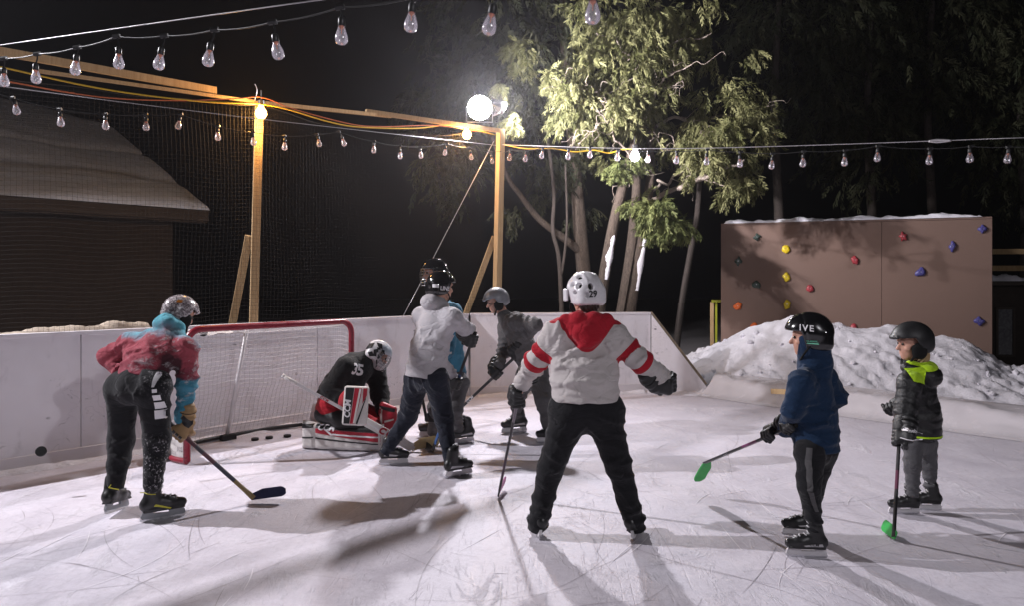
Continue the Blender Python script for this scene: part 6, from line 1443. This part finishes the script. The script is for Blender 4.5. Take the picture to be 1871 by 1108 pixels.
stick('hockey_stick', topE, hE, (-.95, .1, .04), 'black hockey stick with white lettering held by the crouching man', [(0, (.02, .02, .022)), (.30, (.06, .06, .065)), (.36, (.02, .02, .024)), (.75, (.025, .025, .03))], 'blade_grey' if 'blade_grey' in M else M.setdefault('blade_grey', simple('worn_blade_tape', (.10, .095, .10), .8, var=.4, vscale=25)) and 'blade_grey', blen=.24, bh=.06, text='CCM', tpos=.60, texth=.028)

# --- F: man in the cream and red hooded jersey, back to the viewer
hF = G(911, 911); hF.z = .025; handF = W(947, 727, 4.85)
topF = handF + (handF - hF).normalized() * .05
J = JJ(pelvis=(1071, 738, 4.6), chest=(1067, 650, 4.62), neck=(1069, 584, 4.65), head=(1068, 538, 4.68), shL=(1016, 610, 4.62), shR=(1122, 614, 4.6), elL=(977, 664, 4.72), wrL=(955, 700, 4.84), handL=(947, 727, 4.85), elR=(1172, 662, 4.58), wrR=(1207, 688, 4.68), handR=(1221, 698, 4.72), hipL=(1043, 752, 4.6), hipR=(1100, 752, 4.6), knL=(1006, 856, 4.60), anL=(983, 956, 4.60), knR=(1130, 852, 4.58), anR=(1160, 956, 4.57))
pF = Person('F', 'man seen from behind in a cream jersey with red hood and sleeve bands', (.5, 4.55), (.03, 1), J, 1.0, 600)
pF.body((-.40, .91, -.06)); j = pF.J; fl = (pF.tf, 1.0)
bk = lambda x, z, d=.0: j['neck'] - pF.tl * x + pF.spine * z - pF.tf * (.105 + d)
hoodF = [cone(bk(-.13, -.01, -.02), bk(-.012, -.15, .045), .045, .045, (pF.tf, 1.3)), cone(bk(.13, -.01, -.02), bk(.012, -.15, .045), .045, .045, (pF.tf, 1.3)), cone(bk(-.06, -.02, .0), bk(.06, -.02, .0), .048, .048), cone(j['neck'] + pF.tl * .085, bk(-.05, .0, -.0), .045, .045), cone(j['neck'] - pF.tl * .085, bk(.05, .0, 0), .045, .045), ell(bk(0, -.10, .035), (.075, .04, .08))]
hoodU = U(.02, *hoodF)
yokes = [cone(j['neck'] + pF.tl * .06, j['shL'] + pF.spine * .075 - pF.tf * .03, .06, .018), cone(j['neck'] - pF.tl * .06, j['shR'] + pF.spine * .075 - pF.tf * .03, .06, .018)]
yoke = U(.02, *yokes)
pF.bottom('black_trousers', M['black_cloth'], rw=.152, rt=(.122, .084, .082, .068), folds=1.0, thick=1.3, ridges=[(1000, 832, 1030, 850, .012), (998, 868, 1022, 862, .010), (1112, 848, 1142, 836, .012), (1118, 866, 1140, 868, .010), (974, 938, 1002, 946, .013), (980, 925, 1004, 928, .010), (1146, 944, 1172, 932, .013), (1142, 926, 1164, 922, .010), (1071, 778, 1042, 806, .010), (1072, 778, 1104, 808, .010), (1092, 760, 1130, 775, .009)])
pF.top('hooded_jersey', M['jersey'], w=(.226, .192), thick=1.35, rs=.070, ra=(.084, .074, .070, .056), hem=-.005, hood=hoodF, folds=1.0, ridges=[(1012, 668, 1070, 630, .016), (1014, 676, 1058, 652, .014), (1010, 708, 1062, 698, .014), (1016, 642, 1036, 598, .014), (1010, 620, 1024, 585, .010), (1082, 658, 1126, 660, .010), (1045, 672, 1110, 664, .009), (1040, 698, 1105, 694, .009), (1120, 650, 1108, 620, .010), (1160, 668, 1182, 652, .010), (1190, 685, 1200, 668, .010), (962, 690, 950, 672, .010), (985, 672, 970, 655, .009)], attrs={'tarm': lambda P: np.clip(pF.tarm(P), 0, 2), 'hood': lambda P: np.minimum(hoodU(P) - .017, yoke(P) - .026)}, collar=.06, bell=.0, h=.0078)
pF.helmet('vented', 'white_shell', 1.06); lettering_on('29', .058, 1083, 537, (1, .2, .03), 'black_ink', pF.helm, pF.helmbvh, bold=.025, off=.007)
# dark hair showing under the helmet and a visor edge at the temple
sdf_obj('hair', Disp(U(.03, ell(pF.hp(-.045, 0, -.03), A3((.075, .082, .07)) * pF.hk, pF.HR), ell(pF.hp(-.06, 0, -.085), (.05, .065, .045), pF.HR)), lambda P: .006 * np.sin(P[:, 0] * 260 + 3 * np.sin(P[:, 2] * 60)), .01), .007, M['hair_dark'], pF.root)
mb = MB(); q = [pF.hp2(.03, .112, .03), pF.hp2(.055, .108, -.03)]; mb.box((Vector(q[0]) + Vector(q[1])) / 2, (.05, .014, .08), Matrix(pF.HR.tolist()), .005); mb.build('visor_clip', M['white_shell'], pF.helm)
gl_ = pF.glove('L', A3(hF - handF), (-.5, -.8, 0), k=1.15, cufflen=.10, cuff_r=.060); pF.glove('R', (.15, .5, -.85), (.5, -.85, .1), k=1.08, cuff_r=.055)
pF.skate(G(986, 990), Vector(G(986, 990)) + Vector((-.05, .27, 0)), roll=rad(12), holder='holder', trim=None, k=1.0); pF.skate(G(1158, 993), Vector(G(1158, 993)) + Vector((.09, .26, 0)), roll=rad(-14), holder='holder', trim=None, k=1.0)
stick('hockey_stick', topF, hF, (.10, 1, .10), 'black hockey stick with a pink edged blade hanging from the gloved left hand', [(0, (.02, .02, .022)), (.12, (.16, .13, .15)), (.26, (.03, .025, .028)), (.60, (.055, .03, .045)), (.82, (.025, .02, .022))], 'pink_blade' if 'pink_blade' in M else M.setdefault('pink_blade', simple('pink_blade', (.45, .07, .28), .5, var=.15)) and 'pink_blade', blen=.26, bh=.075, text=None)

# --- G: boy in the blue fleece
hG = W(1288, 847, 5.2); topG = W(1450, 779, 4.3); hg = upto(topG, hG, .22)
J = JJ(pelvis=(1490, 810, 4.36), chest=(1488, 728, 4.36), neck=(1481, 664, 4.37), head=(1477, 617, 4.36), shL=(1464, 700, 4.24), shR=(1509, 694, 4.47), elL=(1448, 752, 4.24), wrL=(1425, 782, 4.40), handL=(1406, 796, 4.5), elR=(1529, 727, 4.50), wrR=(1500, 765, 4.64), handR=(1462, 776, 4.4), hipL=(1480, 826, 4.29), hipR=(1503, 822, 4.43), knL=(1478, 890, 4.21), anL=(1488, 962, 4.25), knR=(1486, 888, 4.50), anR=(1482, 952, 4.58))
J['handL'] = A3(hg); J['wrL'] = J['handL'] + A3((.07, -.04, .05)); J['handR'] = A3(upto(topG, hG, .03)); J['wrR'] = J['handR'] + A3((.07, .07, .02))
pG = Person('G', 'boy in a blue fleece and glossy black helmet holding a green bladed stick', (1.85, 4.35), (-.80, .6), J, .80, 700)
pG.body((-.93, .36, -.05), .95); j = pG.J
hoodG = [cone(pG.hp(-.03, 0, -.05), j['neck'] - pG.tf * .01, .088, .082), cone(j['neck'] - pG.tf * .045, j['chest'] + pG.spine * .10, .085, .095), ell(pG.hp(-.02, 0, -.04), (.098, .088, .095), pG.HR)]
hoodG = [Sub(.015, U(.04, *hoodG), ell(pG.hp(.11, 0, -.02), (.075, .066, .088), pG.HR))]
pG.bottom('track_trousers', M['black_cloth'], rw=.125, rt=(.112, .085, .082, .055), folds=1.1)
pG.top('blue_fleece_hoodie', M['royal'], w=(.190, .172), thick=1.15, rs=.075, ra=(.086, .078, .072, .055), hem=.055, hood=hoodG, folds=.9, ridges=[(1462, 742, 1502, 736, .010), (1508, 768, 1536, 742, .010), (1470, 792, 1522, 768, .010), (1440, 760, 1458, 768, .009), (1486, 720, 1500, 690, .009), (1462, 668, 1496, 676, .010)], bell=.016)
for poly, o_ in (([(-.034, -.12), (-.006, -.12), (.030, .12), (.002, .12)], W(1475, 857, 4.2)), ([(.016, -.065), (.040, -.065), (-.014, .06), (-.042, .06)], W(1479, 914, 4.2))): patch(poly, o_, Vector((1, .2, 0)), Z1, M['dark_grey'], pG.pants, pG.pantbvh, 'side_stripe', 10)
pG.helmet('hockey', 'gloss_black', 1.13); lettering_on('IVE', .052, 1474, 601, (1, .12, -.18), 'white_ink', pG.helm, pG.helmbvh, bold=.02, shear=-.1, space=1.25)
for i, (dx, dz, L_) in enumerate(((0, 0, .035), (.004, -.012, .045))): patch([(-L_ / 2, -.003), (L_ / 2, -.003), (L_ / 2, .003), (-L_ / 2, .003)], W(1500 + dx, 626 + i * 4, 4.2), Vector((1, .6, 0)), Z1, M['green_ink'], pG.helm, pG.helmbvh, 'green_print')
g_ = pG.glove('L', A3(hG - topG), (-.2, -1, .3), k=.92, cuff_r=.055); c, a, e1, e2, wp, fa, bv = pG.gl
lettering('CCM', .040, Vector(wp) - Vector(fa) * .05 + Vector((0, -.05, .01)), Vector((.75, .2, -.5)), Vector((.5, 0, .8)), M['white_ink'], g_, bv, bold=.04, shear=.1); pG.glove('R', A3(hG - topG), (0, 1, .3), k=.9)
pG.skate(G(1512, 1021.5), G(1440, 1018), k=.86, text='CCM', trim='boot_trim', shaft=.9); pG.skate(G(1489, 984), G(1441, 981), k=.84, shaft=.9, pitch=rad(-2), lift=.003)
tG = W(1269, 872, 5.36)
stick('hockey_stick', topG, hG, A3(tG - hG), 'dark stick with a green blade held out by the boy in blue', [(0, (.02, .02, .022)), (.30, (.02, .02, .022)), (.36, (.15, .03, .10)), (.52, (.02, .02, .022)), (.58, (.02, .02, .022))], 'green_blade' if 'green_blade' in M else M.setdefault('green_blade', simple('green_blade', (.02, .36, .06), .5, var=.12)) and 'green_blade', blen=.27, bh=.088, up=(1, 0, .15), k=.9, text='RBZ', tpos=.72, texth=.020, textcol='boot_trim')

# --- H: small child in the black puffer jacket
hH = G(1633, 988); hH.z = .02; hh = W(1643, 803, 4.82); topH = hh + (hh - hH).normalized() * .05
J = JJ(pelvis=(1680, 792, 5.08), chest=(1678, 728, 5.07), neck=(1672, 669, 5.06), head=(1666, 629, 5.05), shL=(1661, 703, 4.94), shR=(1690, 700, 5.20), elL=(1654, 752, 4.90), wrL=(1647, 785, 4.84), handL=(1643, 803, 4.82), elR=(1662, 738, 5.27), wrR=(1640, 742, 5.18), handR=(1628, 744, 5.12), hipL=(1668, 812, 5.03), hipR=(1693, 812, 5.12), knL=(1667, 850, 5.0), anL=(1668, 900, 5.02), knR=(1697, 850, 5.12), anR=(1701, 896, 5.15))
pH = Person('H', 'small child in a black puffer jacket with lime hood lining and matt helmet', (2.85, 5.05), (-.88, .48), J, .76, 800)
pH.body((-.97, .05, -.06), .93); j = pH.J
pH.bottom('grey_jeans', M['grey_denim'], rw=.105, rt=(.088, .072, .068, .056), folds=1.2)
quilt = lambda P: -.007 * np.abs(np.sin(((P - j['pelvis']) @ pH.spine) * 3.1416 / .062)) ** .6
hb_ = j['neck'] - pH.tf * .085 - pH.spine * .075
hoodH = [ell(hb_, (.115, .085, .085), np.stack([pH.tl, pH.tf, pH.spine], 1)), cone(j['neck'] + pH.tl * .095 + pH.tf * .05, hb_ + pH.tl * .07, .040, .045), cone(j['neck'] - pH.tl * .095 + pH.tf * .05, hb_ - pH.tl * .07, .040, .045)]
bowl = ell(j['neck'] - pH.tf * .045 + pH.spine * .0, (.088, .082, .085), np.stack([pH.tl, pH.tf, pH.spine], 1))
pH.top('puffer_jacket', M['puffer'], w=(.205, .19), thick=1.1, rs=.082, ra=(.098, .09, .085, .066), hem=.03, hood=hoodH, folds=.7, bell=.0, extra=(), attrs=None)
# quilting lines as real grooves
me = pH.topmesh.data; w_ = A3(wloc(pH.topmesh)); co = np.zeros(len(me.vertices) * 3); me.vertices.foreach_get('co', co); co = co.reshape(-1, 3); no = np.zeros(len(me.vertices) * 3); me.vertices.foreach_get('normal', no); no = no.reshape(-1, 3); Pw = co + w_
ta = pH.tarm(Pw); zq = np.where(ta >= 0, ta * .20, (Pw - j['pelvis']) @ pH.spine); gq = np.abs(np.sin(zq * 3.1416 / .058)); co = co + no * (.006 * np.minimum(gq, .6) - .002)[:, None]; me.vertices.foreach_set('co', co.ravel()); me.update(); pH.topbvh = bvh_of(pH.topmesh)
lin = sdf_obj('lime_hood_lining', Sub(.01, U(.015, ell(hb_ + pH.tf * .02 + pH.spine * .052, (.105, .078, .055), np.stack([pH.tl, pH.tf, pH.spine], 1)), cone(j['neck'] + pH.tl * .085 + pH.tf * .03 + pH.spine * .02, hb_ + pH.spine * .06, .032, .04), cone(j['neck'] - pH.tl * .085 + pH.tf * .03 + pH.spine * .02, hb_ + pH.spine * .06, .032, .04)), ell(j['neck'] + pH.spine * .04, (.066, .066, .09))), .007, M['lime_cloth'], pH.topmesh)
patch([(-.135, -.004), (.115, -.004), (.115, .009), (-.135, .009)], Vector(pH.hemp) + Vector((0, -.1, .014)), X1, Z1, M['lime_cloth'], pH.topmesh, pH.topbvh, 'lime_hem', 14, .003)
patch_on([(1652, 674), (1669, 698), (1688, 704), (1693, 673)], M['lime_cloth'], pH.topmesh, pH.topbvh, 'lime_hood_lining', 14, .007)
pH.helmet('ski', 'matt_black', 1.10)
sdf_obj('hair', Disp(U(.03, ell(pH.hp(-.05, 0, -.07), (.06, .070, .055), pH.HR), ell(pH.hp(-.06, 0, -.115), (.048, .062, .05), pH.HR)), lambda P: .006 * np.sin(P[:, 0] * 300 + 3 * np.sin(P[:, 2] * 60)), .01), .0065, M['hair_fair'], pH.root)
g_ = pH.glove('L', A3(hH - topH), (-.1, -1, .1), k=.88, cufflen=.10, cuff_r=.056); c, a, e1, e2, wp, fa, bv = pH.gl
lettering('Reebok', .034, Vector(wp) - Vector(fa) * .055 + Vector((.0, -.05, 0)), Vector((1, .1, -.12)), Z1, M['white_ink'], g_, bv, bold=.03)
q = [Vector(v) for v in decal_verts([(-.06, .006), (-.03, 0), (0, -.004), (.03, -.002), (.06, .006)], Vector(wp) + Vector((0, -.05, -.01)), X1, Z1, bv, .003)]; mb = MB(); mb.tube(q, .004, 5); mb.build('white_piping', M['white_ink'], g_)
g_ = pH.glove('R', (-.5, .5, -.4), (-.6, -.8, .1), k=.85, cuff_r=.05, trim='white_ink')
pH.skate(G(1681, 941), G(1626, 940), k=.78, shaft=1.0, trim=None, label=None); pH.skate(G(1714, 934), G(1672, 932), k=.78, trim=None)
stick('hockey_stick', topH, hH, (-.12, 1, .05), 'dark upright stick with a green blade held by the small child', [(0, (.02, .02, .022)), (.24, (.02, .02, .022)), (.38, (.10, .02, .05)), (.56, (.02, .02, .022))], 'green_blade', blen=.17, bh=.075, k=.82)

# ------------------------------------------------------------------ thin haze added to give the lamps a lens-bloom halo
hz = bpy.data.materials.new('lamp_halo_haze'); hz.use_nodes = True; n_, l_ = nt(hz); n_.clear()
pv = n_.new('ShaderNodeVolumePrincipled'); pv.inputs['Color'].default_value = (.95, .93, 1.0, 1); pv.inputs['Density'].default_value = .0010; pv.inputs['Anisotropy'].default_value = .78
ov = n_.new('ShaderNodeOutputMaterial'); l_.new(pv.outputs[0], ov.inputs['Volume'])
mb = MB(); mb.box((0, 25, 6), (120, 100, 14.2)); o = mb.build('haze', hz); tag(o, kind='stuff')
SC.cycles.volume_bounces = 0
